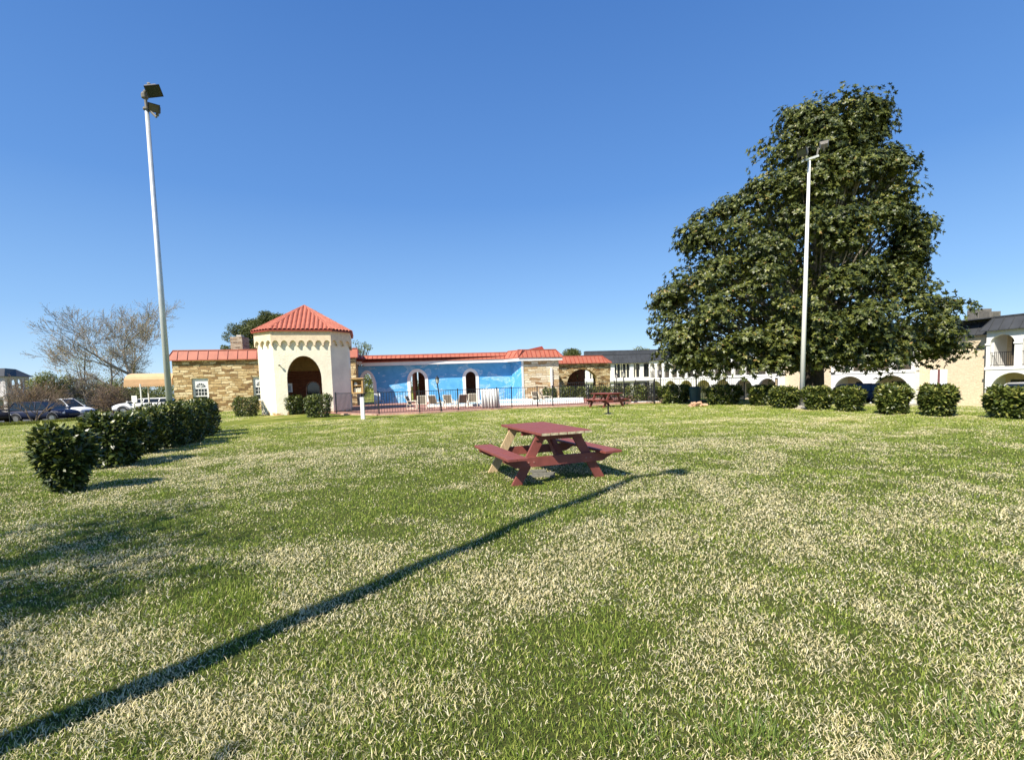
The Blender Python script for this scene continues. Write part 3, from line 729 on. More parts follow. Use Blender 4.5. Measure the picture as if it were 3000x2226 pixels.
for s0 in list(np.arange(40.6, 51, 3.0))+[29.5, 32.6]+list(np.arange(1, 22, 3.1)):
    for zf in (zG, zF):
        win = MB(); win.box(s0, s0+1.1, -.04, 0, zf+.9, zf+2.1, TT); win.build('window', glass, mt_r, True)
        drs = MB(); drs.box(s0+1.5, s0+2.35, -.04, 0, zf+.05, zf+2.1, TT); d_ = drs.build('door', door_m, mt_r, True)
        for c_ in (1.62, 2.05): win = MB(); win.box(s0+c_, s0+c_+.18, -.06, -.041, zf+.9, zf+1.9, TT); win.build('door_pane', glass, d_, True)
wall.build('arcade_wall', white2, mt_r, True); bk.build('brick_wall', beige_brick, mt_r, True); dk.build('walkway', concrete, mt_r, True)
for ta, tb, off, dz in ((0, -12.2, 0, 0), (11.6, 4.6, 0, 0), (40, 17.2, 0, 0), (4.6, 0, .75, -.18), (17.2, 11.6, .75, -.18)):
    motel_roof(mt_r, C0+SIDE*ta+INW*off, -SIDE, INW, ta-tb, zE+dz, 8, .5 if off == 0 else 0, .5 if off == 0 else 0)
mb = MB(); mb.box(-.3, 52.5, .3, 9, zE+.9, zE+.98, Matrix.Translation(C0+SIDE*40) @ Matrix.Rotation(an, 4, 'Z')); mb.build('flat_roof', charcoal, mt_r, True)
# number 2 on the beige wall and on the white arcade pillar
for pxl, v, sz, on in ((2297, 1096, .75, 'brick'), (2276, 1096, .55, 'white')):
    t = 0
    d = ray(pxl, v); off = .7 if on == 'brick' else 0.0; org = C0+INW*off; k = d[0]/d[1]
    t = (org.x-k*org.y)/(k*SIDE.y-SIDE.x); q = org+SIDE*t; tt_ = q.y/d[1]; zq = EYE+d[2]*tt_
    mtx = Matrix.Translation(Vector((q.x, q.y, zq))-INW*.075) @ Matrix.Rotation(an, 4, 'Z') @ Matrix.Rotation(R(90), 4, 'X')
    n2 = text_mesh('house_number', '2', sz*1.3, M('dark_red_number', (.10, .025, .02)), mt_r, mt_r.matrix_world)
    n2.data.transform(Matrix.Translation(-mt_r.location) @ mtx)
    if on == 'white':
        sb = MB(); Tq = Matrix.Translation(Vector((q.x, q.y, zq))) @ Matrix.Rotation(an, 4, 'Z')
        sb.box(-.17, .17, -.075, -.066, -1.25, -.4, Tq); o_ = sb.build('room_sign', black, mt_r, True)
        sb = MB(); [sb.box(-.11, .11, -.085, -.076, -1.15+.22*k_, -1.02+.22*k_, Tq) for k_ in range(3)]; sb.build('sign_lines', M('tan_lettering', (.6, .45, .25)), o_, True)
# air conditioners standing on the roof
for pxa, pxb, vt, vb, YY, lb in ((2866, 2905, 905, 928, 40, 'large grey air conditioner on the flat roof of the right motel wing'), (2906, 2932, 912, 925, 43, 'small dark air conditioner beside the large one on the right motel roof')):
    a, b = P(pxa, vb, YY), P(pxb, vb, YY); zt = P(pxa, vt, YY).z; zb = zE+.98
    ac = thing('air_conditioner', lb, 'air conditioner', (a.x, a.y, zb), 0, 'air conditioners on the roof')
    mb = MB(); mb.box(a.x, b.x, YY, YY+1.0, zb, zt); bo = mb.build('casing', lampgrey, ac, True, bevel=.02)
    mb = MB(); [mb.box(a.x+.05, b.x-.2, YY-.02, YY-.001, zb+.1+.09*k, zb+.15+.09*k) for k in range(max(1, int((zt-zb-.15)/.09)))]; mb.build('grille', lampgrey, bo, True)

# back motel wing seen between arch wing and the magnolia
bw = thing('motel_building', 'white two storey motel block with tall windows and dark roof behind the picnic table', 'building', P(1800, 1150, 74).to_tuple()); bw.location.z = -1.5
B0 = P(1690, 1108, 73); B1 = P(2020, 1108, 75); B0.z = B1.z = 0
e = (B1-B0).normalized(); an2 = math.atan2(e.y, e.x); L_ = (B1-B0).length; nI = Vector((-e.y, e.x, 0)); T_ = Matrix.Translation(B0) @ Matrix.Rotation(an2, 4, 'Z')
ops1, ops2 = [], []
k = 0; uu = .4
while uu < L_-2.2:
    wv = (1.0, 1.9, .8, 2.4)[k % 4]; ops2.append((uu, uu+wv, 1.75, 3.85, 3.85)); ops1.append((uu, uu+wv, -1.6, .95, .95)); uu += wv+.62; k += 1
mb = MB(); panel(mb, B0, an2, L_, -1.8, 1.2, .3, ops1); panel(mb, B0, an2, L_, 1.2, 4.0, .3, ops2); mb.box(0, L_, -.25, 0, 1.15, 1.55, T_); mb.build('facade_wall', white2, bw, True)
for (a, b, *_r) in ops1+ops2:
    mb = MB(); mb.box(a-.1, b+.1, .31, .35, _r[0]-.05, _r[1]+.05, T_); wp_ = mb.build('window', glass, bw, True); mb = MB()
    z_ = _r[0]; n = int((b-a)/.3)
    for k in range(n):
        if random.random() < .55: mb.box(a+.3*k+.04, a+.3*k+.22, .29, .305, z_, _r[1], T_)
    if mb.v: mb.build('curtain', cream, wp_, True)
mansard(bw, 'mansard_roof', charcoal, (B0-nI*.4-e*.5, B1-nI*.4), 4.0, 5.3, .9, side0=1.2, rib=.7)
mb = MB(); mb.box(2.5, L_, 4, 5, 5.2, 6.2, T_); mb.build('roof_box', charcoal, bw, True)
mb = MB(); mb.box(0, L_, .9, 8, 5.0, 5.1, T_); mb.box(0, .3, .3, 8, -1.8, 4, T_); mb.build('side_wall', white2, bw, True)

# left far motel porch
lm = thing('motel_porch', 'far motel porch with open arches and dark roof at the left edge', 'building', (-63.5, 60, -.5))
Q0 = P(18, 1150, 60); Q0.z = 0
S2 = Vector((-.342, .94, 0)); an3 = math.atan2(S2.y, S2.x); zf_, ze_ = 1.75, 4.35
mb = MB(); Ls = 4.9
panel(mb, Q0, an3, Ls, zf_, ze_, .25, [(1.22*k+.12, 1.22*(k+1)-.08, zf_+.9, zf_+1.8, ze_-.2) for k in range(4)], 1)
for k in range(5): mb.box(1.2*k, 1.2*k+.2, 0, .25, -.5, zf_, Matrix.Translation(Q0) @ Matrix.Rotation(an3, 4, 'Z'))
panel(mb, Q0-Vector((6, 0, 0)), 0, 6, zf_, ze_, .25, [(1.2*k+.15, 1.2*(k+1)-.1, zf_, zf_+1.8, ze_-.2) for k in range(4)], 1)
mb.box(-6+Q0.x, Q0.x-.01, Q0.y+.0, Q0.y+.25, -.5, 0.2); mb.box(-6+Q0.x, Q0.x, Q0.y+.25, Q0.y+4.5, zf_-.3, zf_)
mb.box(Q0.x-.4, Q0.x-.02, Q0.y-.02, Q0.y+.25, -.5, zf_)
panel(mb, Q0-Vector((7.5, -4.5, 0)), 0, 5.8, -.5, ze_, .25, [(3.2, 5.2, zf_, zf_+1.8, ze_-.2)], 1)
mb.build('porch_wall', M('grey_white_render', (.55, .52, .52), .8), lm, True)
mb = MB(); rr = [Q0+Vector((-6.5, -.5, ze_)), Q0+Vector((.5, -.5, ze_)), Q0+S2*5.1+Vector((.4, .3, ze_)), Q0+S2*5+Vector((-6.5, .5, ze_))]
tp = [Q0+Vector((-6.5, 1, ze_+1.05)), Q0+Vector((-.9, 1, ze_+1.05)), Q0+S2*4+Vector((-1.0, 0, ze_+1.05)), Q0+S2*4+Vector((-6.5, .5, ze_+1.05))]
mb.add(rr+tp, [(0, 1, 5, 4), (1, 2, 6, 5), (2, 3, 7, 6), (4, 5, 6, 7), (3, 2, 1, 0)]); mb.build('mansard_roof', charcoal, lm, True)
mb = MB(); mb.box(Q0.x-10, Q0.x+3.5, Q0.y+3, Q0.y+9, -.5, 1.4); mb.build('ground_storey', M('grey_render', (.35, .36, .38)), lm, True)

# ------------------------------------------------------------------ flood light poles
def flood(parent, at_, yaw, pitch, size=.42, roll=0):
    T_ = Matrix.Translation(at_) @ Matrix.Rotation(roll, 4, 'Y') @ Matrix.Rotation(yaw, 4, 'Z') @ Matrix.Rotation(pitch, 4, 'X')
    s = size
    mb = MB(); a = s; d0, d1 = -.0, .30*s/.42
    vs = [(-a*.72, d1, -a*.6), (a*.72, d1, -a*.6), (a*.72, d1, a*.5), (-a*.72, d1, a*.5), (-a, -.12, -a*.82), (a, -.12, -a*.82), (a, -.12, a*.7), (-a, -.12, a*.7)]
    mb.add([T_ @ Vector(q) for q in vs], [(0, 1, 2, 3), (4, 7, 6, 5), (0, 4, 5, 1), (1, 5, 6, 2), (2, 6, 7, 3), (3, 7, 4, 0)])
    mb.box(-a*.2, a*.2, d1, d1+.12, -.18, .12, T_)
    h = mb.build('floodlight', lampgrey, parent, bevel=.015)
    mb = MB(); mb.box(-a*.86, a*.86, -.128, -.121, -a*.7, a*.58, T_); mb.build('lens', glass, h)
    mb = MB(); mb.box(-a*1.04, a*1.04, -.15, -.11, a*.66, a*.74, T_); mb.box(-a*1.04, a*1.04, -.15, -.11, -a*.86, -a*.78, T_); mb.box(-a*1.04, -a*.97, -.15, -.11, -a*.8, a*.68, T_); mb.box(a*.97, a*1.04, -.15, -.11, -a*.8, a*.68, T_); mb.build('lens_frame', black, h)
pb = G(505, 1288)
pole = thing('light_pole', 'tall grey steel pole with two stacked floodlights rising behind the left hedge', 'light pole', pb.to_tuple())
zt = P(430, 320, pb.y); tip_ = zt - pb
mb = MB(); mb.tube([(0, 0, 0), (tip_.x*.5, 0, tip_.z*.5), (tip_.x, 0, tip_.z)], [.095, .080, .056], 20); mb.build('pole', galv, pole, smooth=True)
t3 = Vector((tip_.x, 0, tip_.z))
mb = MB(); mb.tube([t3-Vector((0, 0, .1)), t3+Vector((-.02, 0, .55))], [.045, .04], 10); mb.lathe([(.09, 0), (.1, .1), (.07, .16)], 12, tuple(t3+Vector((-.03, 0, .32)))); mb.lathe([(.1, 0), (.1, .05)], 12, tuple(t3+Vector((0, 0, -.03)))); mb.tube([t3+Vector((0, 0, .05)), t3+Vector((.28, 0, -.25))], .035, 8); mb.tube([t3+Vector((0, -.05, .45)), t3+Vector((.16, -.1, .55))], .035, 8)
mb.build('bracket', lampgrey, pole)
flood(pole, t3+Vector((.30, -.12, .50)), R(30), R(55), .20, R(-26))
flood(pole, t3+Vector((.20, .10, .06)), R(20), R(14), .15, R(10))
# right pole
pb = G(2348, 1196)
rp = thing('light_pole', 'tall white pole with slanted crossarm and two floodlights in front of the big tree', 'light pole', pb.to_tuple())
zt = P(2371, 472, pb.y); tip_ = zt-pb; t3 = Vector((tip_.x, 0, tip_.z))
mb = MB(); mb.tube([(0, 0, 0), t3*.5, t3], [.10, .082, .052], 20); mb.build('pole', polewhite, rp, smooth=True)
mb = MB(); mb.box(-.42, .42, -.35, .35, -.05, .05); mb.box(-.3, -.1, -.25, -.1, .05, .14); mb.build('base_plate', concrete, rp, bevel=.02)
aL, aR = P(2343, 478, pb.y)-pb, P(2404, 452, pb.y)-pb; aL.y = -.15; aR.y = .15
mb = MB(); mb.bar(aL, aR, .07, .08); arm = mb.build('crossarm', polewhite, rp)
mb = MB(); mb.tube([aL+Vector((.12, 0, 0)), aL+Vector((.1, 0, .3))], .035, 8); mb.tube([aR-Vector((.05, 0, 0)), aR+Vector((.0, 0, .32))], .035, 8); mb.build('bracket', lampgrey, rp)
flood(rp, aL+Vector((.0, -.1, .34)), R(-60), R(20), .18)
flood(rp, aR+Vector((.24, 0, .44)), R(150), R(-40), .17)
# third pole stands behind the photographer, its shadow crosses the lawn
el = math.tan(R(SUN_EL)); tipg = G(1868, 1396); Hh = 9.6
sdir = Vector((math.sin(R(SUN_AZ)), math.cos(R(SUN_AZ)), 0)); pb = tipg - sdir*(Hh/el)
bp = thing('light_pole', 'tall pole behind the camera whose thin long shadow crosses the lawn', 'light pole', (pb.x, pb.y, 0))
mb = MB(); mb.tube([(0, 0, 0), (0, 0, Hh/2), (0, 0, Hh)], [.125, .095, .062], 16); mb.build('pole', polewhite, bp, smooth=True)
mb = MB(); mb.bar((-.1, .0, Hh), (.70, .12, Hh+.02), .07, .08); mb.build('crossarm', polewhite, bp)
flood(bp, Vector((.62, .12, Hh+.12)), R(200), R(-20), .15)

# ------------------------------------------------------------------ picnic tables
def picnic(loc, yaw, raw):
    t = empty('picnic_table', loc, yaw)
    # local: y along boards (away), x across
    hw, hl, bi, bo_ = .40, .885, .60, .90
    def boards(x0, x1, n, z, th, name, l=hl):
        mb = MB(); w_ = (x1-x0)/n
        for k in range(n):
            e = random.uniform(-.012, .012); mb.box(x0+w_*k+.004, x0+w_*(k+1)-.004, -l+e, l+e, z-th+.001*k, z+.001*k)
        return mb.build(name, redwood, t, bevel=.004)
    tp = boards(-hw, hw, 6, .765, .038, 'tabletop')
    if raw:
        mb = MB(); w_ = 2*hw/6
        for k in range(6): mb.box(-hw+w_*k+.006, -hw+w_*(k+1)-.006, -hl-.016, -hl-.013, .730, .764)
        mb.build('board_ends', endgrain, tp)
    for s in (-1, 1): boards(min(s*bi, s*bo_), max(s*bi, s*bo_), 2, .44, .038, 'seat')
    for s in (-1, 1):
        yF = s*(hl-.30)
        mb = MB(); mb.box(-.37, .37, yF+.02*s-.02, yF+.02*s+.018, .64, .725); mb.build('top_cleat', redwood, t)
        yR = yF + s*.04
        mb = MB(); vs = [(-.70, yR-.019, .262), (.70, yR-.019, .262), (.88, yR-.019, .36), (.88, yR-.019, .40), (-.88, yR-.019, .40), (-.88, yR-.019, .36)]
        vs += [(x, y+.038, z) for x, y, z in vs]; n = 6
        mb.add(vs, [tuple(range(6)), tuple(range(6, 12))[::-1]]+[(i, i+6, (i+1) % 6+6, (i+1) % 6) for i in range(6)]); mb.build('cross_rail', redwood, t)
        for q in (-1, 1):
            mb = MB(); x0, x1 = q*.26, q*.68
            yy = yF - s*.0; w2 = .075
            vs = [(x1-w2*1.05, yy-.019, 0), (x1+w2*1.05, yy-.019, 0), (x0+w2*1.05, yy-.019, .725), (x0-w2*1.05, yy-.019, .725)]
            vs += [(x, y+.038, z) for x, y, z in vs]
            mb.add(vs, [(0, 1, 2, 3), (7, 6, 5, 4), (0, 4, 5, 1), (1, 5, 6, 2), (2, 6, 7, 3), (3, 7, 4, 0)])
            lg = mb.build('leg', rawwood if (raw and s == 1 and q == -1) else redwood, t, bevel=.003)
            if raw and s == 1 and q == -1: lg['label'] = 'bare unpainted wooden leg'
        mb = MB(); mb.bar((0, s*.13, .70), (0, yF-s*.03, .33), .085, .036, (1, 0, 0)); br = mb.build('brace', rawwood if (raw and s == 1) else redwood, t)
    mb = MB(); mb.box(-.36, .36, -.02, .018, .65, .725); mb.build('middle_cleat', redwood, t)
    return t
pt = picnic((.4775, 7.56, 0), .337, True); tag(pt, 'dark red picnic table in the middle of the lawn, nearest to the camera', 'picnic table', 'red picnic tables')
q = G(1781, 1193); pt2 = picnic((q.x, q.y+.4, 0), .50, False); pt2.scale = (1, 1, 1); tag(pt2, 'far dark red picnic table standing near the black pool fence', 'picnic table', 'red picnic tables')
# weathered timber lying under the near table
q = G(1588, 1397); mb = MB()
for k, (a, b, z) in enumerate(((-.26, .25, .03), (-.2, .27, .075), (-.24, .1, .12))): mb.bar((a, .05*k, z), (b, -.1+.07*k, z+.01), .11, .045)
o = mb.build('broken_board', greywood, bevel=.004); o.location = q; o.scale = (.75, .75, .7); tag(o, 'weathered grey broken boards lying in the shade under the near picnic table', 'board')
# short metal stand
q = G(1782, 1212); st = thing('metal_stand', 'short black metal pipe on a round foot before the far picnic table', 'stand', q.to_tuple())
mb = MB(); mb.lathe([(.22, 0), (.22, .02), (.05, .045), (.035, .05)], 20); mb.build('base', black, st); mb = MB(); mb.tube([(0, 0, .04), (0, 0, .32)], .035, 12); mb.build('pipe', black, st)

# ------------------------------------------------------------------ little library on a post
q = G(1064, 1229); lib = thing('little_library', 'wooden book box on a white post in front of the gatehouse fence', 'book box', q.to_tuple(), R(5))
sc_ = q.y/F
hp_ = (1229-1163)*sc_; zb0 = (1229-1152)*sc_; zb1 = (1229-1110)*sc_; bwid = 33*sc_
mb = MB(); mb.box(-.085, .085, -.085, .085, 0, hp_); mb.build('post', white, lib, bevel=.008)
mb = MB(); mb.box(-.04, .04, -.04, .04, hp_, zb0); mb.build('bracket', black, lib)
xo = -.16; woodm = M('honey_wood', (.50, .30, .11), .6, .2, 6, .2)
mb = MB(); b_ = bwid/2
mb.box(xo-b_, xo-b_+.06, -.16, .2, zb0, zb1); mb.box(xo+b_-.06, xo+b_, -.16, .2, zb0, zb1); mb.box(xo-b_+.06, xo+b_-.06, -.16, .2, zb0, zb0+.06); mb.box(xo-b_+.06, xo+b_-.06, -.16, .2, zb1-.06, zb1); mb.box(xo-b_+.06, xo+b_-.06, .17, .2, zb0+.06, zb1-.06)
zm = zb0+(zb1-zb0)*.55; mb.box(xo-b_+.06, xo+b_-.06, -.1, .17, zm-.015, zm+.015); mb.build('box', woodm, lib)
mb = MB(); mb.add([(xo-b_-.03, -.22, zb1), (xo+b_+.03, -.22, zb1), (xo+b_+.03, .24, zb1+.03), (xo-b_-.03, .24, zb1+.03), (xo-b_-.03, -.22, zb1+.025), (xo+b_+.03, -.22, zb1+.025), (xo+b_+.03, .24, zb1+.055), (xo-b_-.03, .24, zb1+.055)], [(0, 3, 2, 1), (4, 5, 6, 7), (0, 1, 5, 4), (1, 2, 6, 5), (2, 3, 7, 6), (3, 0, 4, 7)]); mb.build('lid', woodm, lib)
x = xo-b_+.09; k = 0
while x < xo+b_-.11:
    w_ = random.uniform(.03, .05)
    bk_ = MB(); bk_.box(x, x+w_-.004, -.05, .1, zb0+.061, zb0+.061+random.uniform(.16, .24)); o = bk_.build('book', books_m[(k*2+1) % 4])
    o.matrix_world = Matrix.Translation(lib.location) @ Matrix.Rotation(R(5), 4, 'Z')
    o.location = lib.location; o.rotation_euler = (0, 0, R(5))
    pos_ = ('leftmost', 'second', 'third', 'fourth', 'fifth', 'sixth', 'seventh', 'eighth', 'ninth')[k]
    tag(o, f'{pos_} book from the left on the lower shelf of the wooden book box', 'book', 'books in the wooden box'); x += w_+.004; k += 1
bk_ = MB(); bk_.box(xo-.16, xo-.02, -.04, .1, zm+.016, zm+.1); bk_.box(xo-.14, xo-.06, -.03, .09, zm+.1, zm+.16)
o = bk_.build('book_pile', books_m[1]); o.location = lib.location; o.rotation_euler = (0, 0, R(5)); tag(o, 'pale pile of papers on the upper shelf of the wooden book box', 'books')

# ------------------------------------------------------------------ pool fence
def fence_run(pts, h, parent, step=.135):
    for i, (a, b) in enumerate(zip(pts[:-1], pts[1:])):
        mb = MB(); L_ = (b-a).length; n = int(L_/step)
        mb.bar(a+Vector((0, 0, h-.03)), b+Vector((0, 0, h-.03)), .035, .03); mb.bar(a+Vector((0, 0, .12)), b+Vector((0, 0, .12)), .03, .03)
        for k in range(1, n):
            q = a.lerp(b, k/n); mb.box(q.x-.009, q.x+.009, q.y-.009, q.y+.009, q.z+.1, q.z+h-.03)
        mb.build('fence_panel', black, parent, True)
    for q in pts:
        mb = MB(); mb.box(q.x-.03, q.x+.03, q.y-.03, q.y+.03, q.z, q.z+h+.04); mb.build('fence_post', black, parent, True)
for q in fence_pts: q.z = .03
fn = thing('pool_fence', 'long black metal picket fence along the brick pool deck', 'fence', fence_pts[4].to_tuple()); fence_run(fence_pts, 1.2, fn)
p2 = [G(1915, 1180)+Vector((.1, .1, 0)), P(2040, 1180, 27.6), P(2180, 1180, 28.2)]
for q in p2: q.z = tz(q.x, q.y)-.02
f2 = thing('back_fence', 'black metal picket fence running behind the shrubs under the big tree', 'fence', p2[1].to_tuple()); fence_run(p2, 1.45, f2)
p3 = [P(1641, 1160, 38.5), P(1720, 1160, 38.2), P(1800, 1160, 37.6), P(1862, 1160, 33), P(1917, 1160, 27.4)]
for q in p3: q.z = .03
f3 = thing('far_fence', 'black metal picket fence in front of the far pool hedge', 'fence', p3[1].to_tuple()); fence_run(p3, 1.35, f3, .16)

# corrugated white panel leaning on the fence
a, b = G(1409, 1199.5), G(1462, 1196.5); e = (b-a); L_ = e.length; e.normalize(); nrm = Vector((-e.y, e.x, 0))
mb = MB(); n = 48; hh = 1.17
for k in range(n+1):
    d_ = .045*math.sin(2*math.pi*k/8)
    for z_ in (.06, hh): mb.v.append(tuple(a+e*(L_*k/n)-nrm*(.16-.1*z_/hh+d_)+Vector((0, 0, z_+.01*math.sin(k*.9)))))
for k in range(n): mb.f.append((2*k, 2*k+2, 2*k+3, 2*k+1))
o = mb.build('corrugated_panel', white, smooth=True); sm = o.modifiers.new('th', 'SOLIDIFY'); sm.thickness = .006
tag(o, 'white corrugated panel leaning against the black pool fence', 'panel')

# pool
pool = [G(1262, 1193), G(1400, 1190), G(1560, 1186), G(1700, 1181), P(1700, 1168, 37.6), P(1480, 1168, 39.2), P(1275, 1168, 38.6)]
pool = [Vector((q.x, q.y, 0)) for q in pool]
water_m, ntw, bw_ = nodes('pool_water'); bw_.inputs['Base Color'].default_value = (.30, .62, .72, 1); bw_.inputs['Roughness'].default_value = .07
bump(ntw, bw_, noise(ntw, coord(ntw), 4, 3), .25, .05)
sheet('pool_water', pool, .06, water_m)
mb = MB()
for a, b in zip(pool, pool[1:]+pool[:1]): mb.bar(a+Vector((0, 0, .09)), b+Vector((0, 0, .09)), .45, .16)
tag(mb.build('pool_coping', white), kind='structure')
# pool handrails
for pxl, v, lb in ((1468, 1176, 'pale blue pool ladder rail near the middle of the mural wall'), (1528, 1174, 'pool ladder rail beside the blue wall corner')):
    q = G(pxl, v); mb = MB()
    for dx in (-.25, .25):
        mb.tube([(dx, .0, 0), (dx, 0, .75), (dx, .12, .92), (dx, .35, .95), (dx, .55, .75), (dx, .62, .1)], .03, 8)
    mb.bar((-.25, .6, .3), (.25, .6, .3), .05, .03)
    o = mb.build('pool_ladder', M('blue_grey_paint', (.25, .42, .50), .4)); o.location = q; tag(o, lb, 'ladder', 'pool ladders')
# pool chairs
def patio_chair():
    t = empty('patio_chair'); mb = MB()
    for s in (-.32, .32):
        mb.tube([(s, -.42, .02), (s, -.40, .30), (s, -.36, .56), (s, .05, .60), (s, .30, .56)], .026, 6)
        mb.tube([(s, -.42, .02), (s, .34, .02), (s, .30, .40)], .026, 6)
        mb.tube([(s*.92, -.34, .36), (s*.92, .2, .30), (s*.92, .46, .95)], .024, 6)
    mb.tube([(-.295, .46, .95), (.295, .46, .95)], .026, 6); mb.tube([(-.295, -.34, .36), (.295, -.34, .36)], .026, 6)
    mb.build('frame', cream, t)
    mb = MB(); mb.add([(-.28, -.33, .36), (.28, -.33, .36), (.28, .2, .31), (-.28, .2, .31)], [(0, 1, 2, 3)]); s1 = mb.build('seat', sling, t)
    mb = MB(); mb.add([(-.28, .21, .33), (.28, .21, .33), (.28, .45, .92), (-.28, .45, .92)], [(0, 1, 2, 3)]); mb.build('backrest', sling, t)
    return t
proto = patio_chair()
spots = [(1232, 1204, 10, 'cream framed patio chair behind the fence, just right of the first mural doorway'), (1205, 1203, 80, 'cream patio seat turned sideways behind the fence, left of the lantern post'),
         (1271, 1200, 160, 'pale patio chair just left of the black lantern post'), (1312, 1200, 20, 'dark backed patio chair right of the black lantern post'), (1352, 1198, 200, 'small cream patio chair before the narrow dark mural doorway'),
         (1384, 1196, 5, 'cream patio chair partly hidden by the white corrugated panel'), (1578, 1189, 30, 'cream patio chair by the fence gate post'), (1602, 1188, 100, 'cream patio chair turned sideways left of the far picnic table')]
for i, (pxl, v, a, lb) in enumerate(spots):
    o = proto if i == 0 else copy_tree(proto)
    q = G(pxl, v-3); o.location = (q.x, q.y+.5, .03); o.rotation_euler = (0, 0, R(a)); o.scale = (.88, .88, .86); tag(o, lb, 'chair', 'patio chairs beside the pool')
q = G(1112, 1190); wc = thing('plastic_chair', 'white plastic chair tipped back beside the wide mural archway', 'chair', (q.x, q.y, .03), R(35))
mb = MB(); mb.add([(-.25, -.25, .42), (.25, -.25, .42), (.25, .22, .36), (-.25, .22, .36), (-.25, -.25, .45), (.25, -.25, .45), (.25, .22, .39), (-.25, .22, .39)], [(0, 3, 2, 1), (4, 5, 6, 7), (0, 1, 5, 4), (1, 2, 6, 5), (2, 3, 7, 6), (3, 0, 4, 7)]); mb.build('seat', white, wc)
mb = MB(); mb.bar((0, .22, .38), (0, .48, .98), .48, .03, (0, 1, 0)); mb.build('backrest', white, wc)
for sx in (-.23, .23):
    for sy in (-.23, .2): m1 = MB(); m1.tube([(sx, sy, .4), (sx*1.15, sy*1.2, 0)], .025, 6); m1.build('leg', white, wc)

# lantern posts
def lantern(loc, h=2.0, lean=(0, 0), label='', sc=1.0):
    t = thing('lamp_post', label, 'lamp post', loc, 0, 'black lantern posts')
    tp = Vector((lean[0]*h, lean[1]*h, h-.42))
    mb = MB(); mb.tube([(0, 0, 0), tp*.1, tp*.12, tp], [.06, .055, .04, .032], 10); mb.build('pole', black, t)
    c = tuple(tp)
    mb = MB(); mb.lathe([(.035, 0), (.06, .03), (.09, .05)], 8, c); mb.lathe([(.135, .27), (.10, .33), (.04, .37), (.02, .40), (.03, .42), (.005, .45)], 8, c)
    for k in range(4):
        t_ = math.pi/4+k*math.pi/2; mb.bar((c[0]+.08*math.cos(t_), c[1]+.08*math.sin(t_), c[2]+.05), (c[0]+.12*math.cos(t_), c[1]+.12*math.sin(t_), c[2]+.27), .015, .015)
    hd = mb.build('lantern', black, t)
    mb = MB(); mb.lathe([(.075, .05), (.11, .27)], 8, c); mb.build('lantern_glass', M('frosted_glass', (.5, .5, .46), .3), hd)
q = G(1294, 1208); lantern(q.to_tuple(), 1.98, (-.085, 0), 'leaning black lantern post at the pool fence before the blue mural')
q = P(1829, 1160, 28); lantern((q.x, q.y, 0), 2.0, (-.01, 0), 'black lantern post rising behind the right end of the far picnic table')
q = P(1807, 1160, 39); lantern((q.x, q.y, 0), 2.0, (0, 0), 'smaller black lantern post just left of the one behind the far picnic table')
q = P(1935, 1160, 33); lantern((q.x, q.y, 0), 2.1, (0, 0), 'black lantern post under the left edge of the big tree')
q = P(1692, 1140, 54); lantern((q.x, q.y, 0), 2.3, (0, 0), 'pale lantern post seen inside the dark stone arch')
q = P(26, 1200, 36); lantern((q.x, q.y, tz(q.x, q.y)), 2.35, (0, 0), 'lantern post beside the parked dark cars at the far left')

# ------------------------------------------------------------------ shrubs
def shrub(px, vbase, w_, h, n, label, shape='box', group='laurel shrubs', loc=None, leaf=(.085, .13), dep=None, base_w=.55, seed=0, tint=0):
    q = G(px, vbase) if loc is None else Vector(loc)
    z0 = tz(q.x, q.y); q.z = z0
    t = thing('laurel_shrub', label, 'shrub', q.to_tuple(), 0, group)
    w_ *= .86; hw = w_/2; hd = (dep or w_)/2
    k = int(n*1.0)
    th = RNG.uniform(0, 2*np.pi, k); zz = RNG.uniform(0.02, 1, k)**.9
    # top cap share
    prof = base_w + (1-base_w)*np.clip(zz/.6, 0, 1)**.9
    prof = prof*np.where(zz > .78, np.sqrt(np.clip(1-((zz-.78)/.30)**2, 0, 1)), 1)
    lump = 1 + .16*(vnoise(th*1.9+seed, zz*5, 3)-.5)*2 + .08*(vnoise(th*5+seed, zz*11, 4)-.5)*2
    rr = prof*lump*RNG.uniform(.30, 1, k)**.30
    sq = 1/np.maximum(np.abs(np.cos(th)), np.abs(np.sin(th)))**(.45 if shape == 'box' else 0)
    x = rr*np.cos(th)*hw*sq; y = rr*np.sin(th)*hd*sq; h *= .90; z = zz*h*(1+.08*(vnoise(x*3+seed, y*3, 6)-.5)*2)
    pos = np.stack([x, y, z], 1)
    out = unit(np.stack([np.cos(th), np.sin(th), (zz-.25)*1.2], 1))
    tip = out*.55 + sph(k)*.75 + np.array([0, 0, .35])
    nor = out*.6 + np.array([0, 0, .7]) + sph(k)*.55
    L_ = RNG.uniform(leaf[0], leaf[1], k)
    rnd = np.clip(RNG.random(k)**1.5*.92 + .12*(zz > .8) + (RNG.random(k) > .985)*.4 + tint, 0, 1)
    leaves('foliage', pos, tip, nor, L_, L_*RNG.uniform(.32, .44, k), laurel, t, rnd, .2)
    mb = MB()
    for s in range(6):
        a = random.uniform(0, 6.28); r0 = .08; r1 = .55
        mb.tube([(r0*math.cos(a), r0*math.sin(a), -.02), (r1*hw*base_w*math.cos(a), r1*hd*base_w*math.sin(a), h*.35), (r1*hw*math.cos(a+.3), r1*hd*math.sin(a+.3), h*.85)], [.022, .014, .006], 5)
    mb.build('stems', dbark, t)
    return t
LH = 'laurel shrubs of the left hedge'
shrub(200, 1441, .86, 1.06, 3200, 'nearest laurel shrub at the left, narrow at its foot like a vase', 'cone', LH, leaf=(.09, .16), base_w=.20, seed=1)
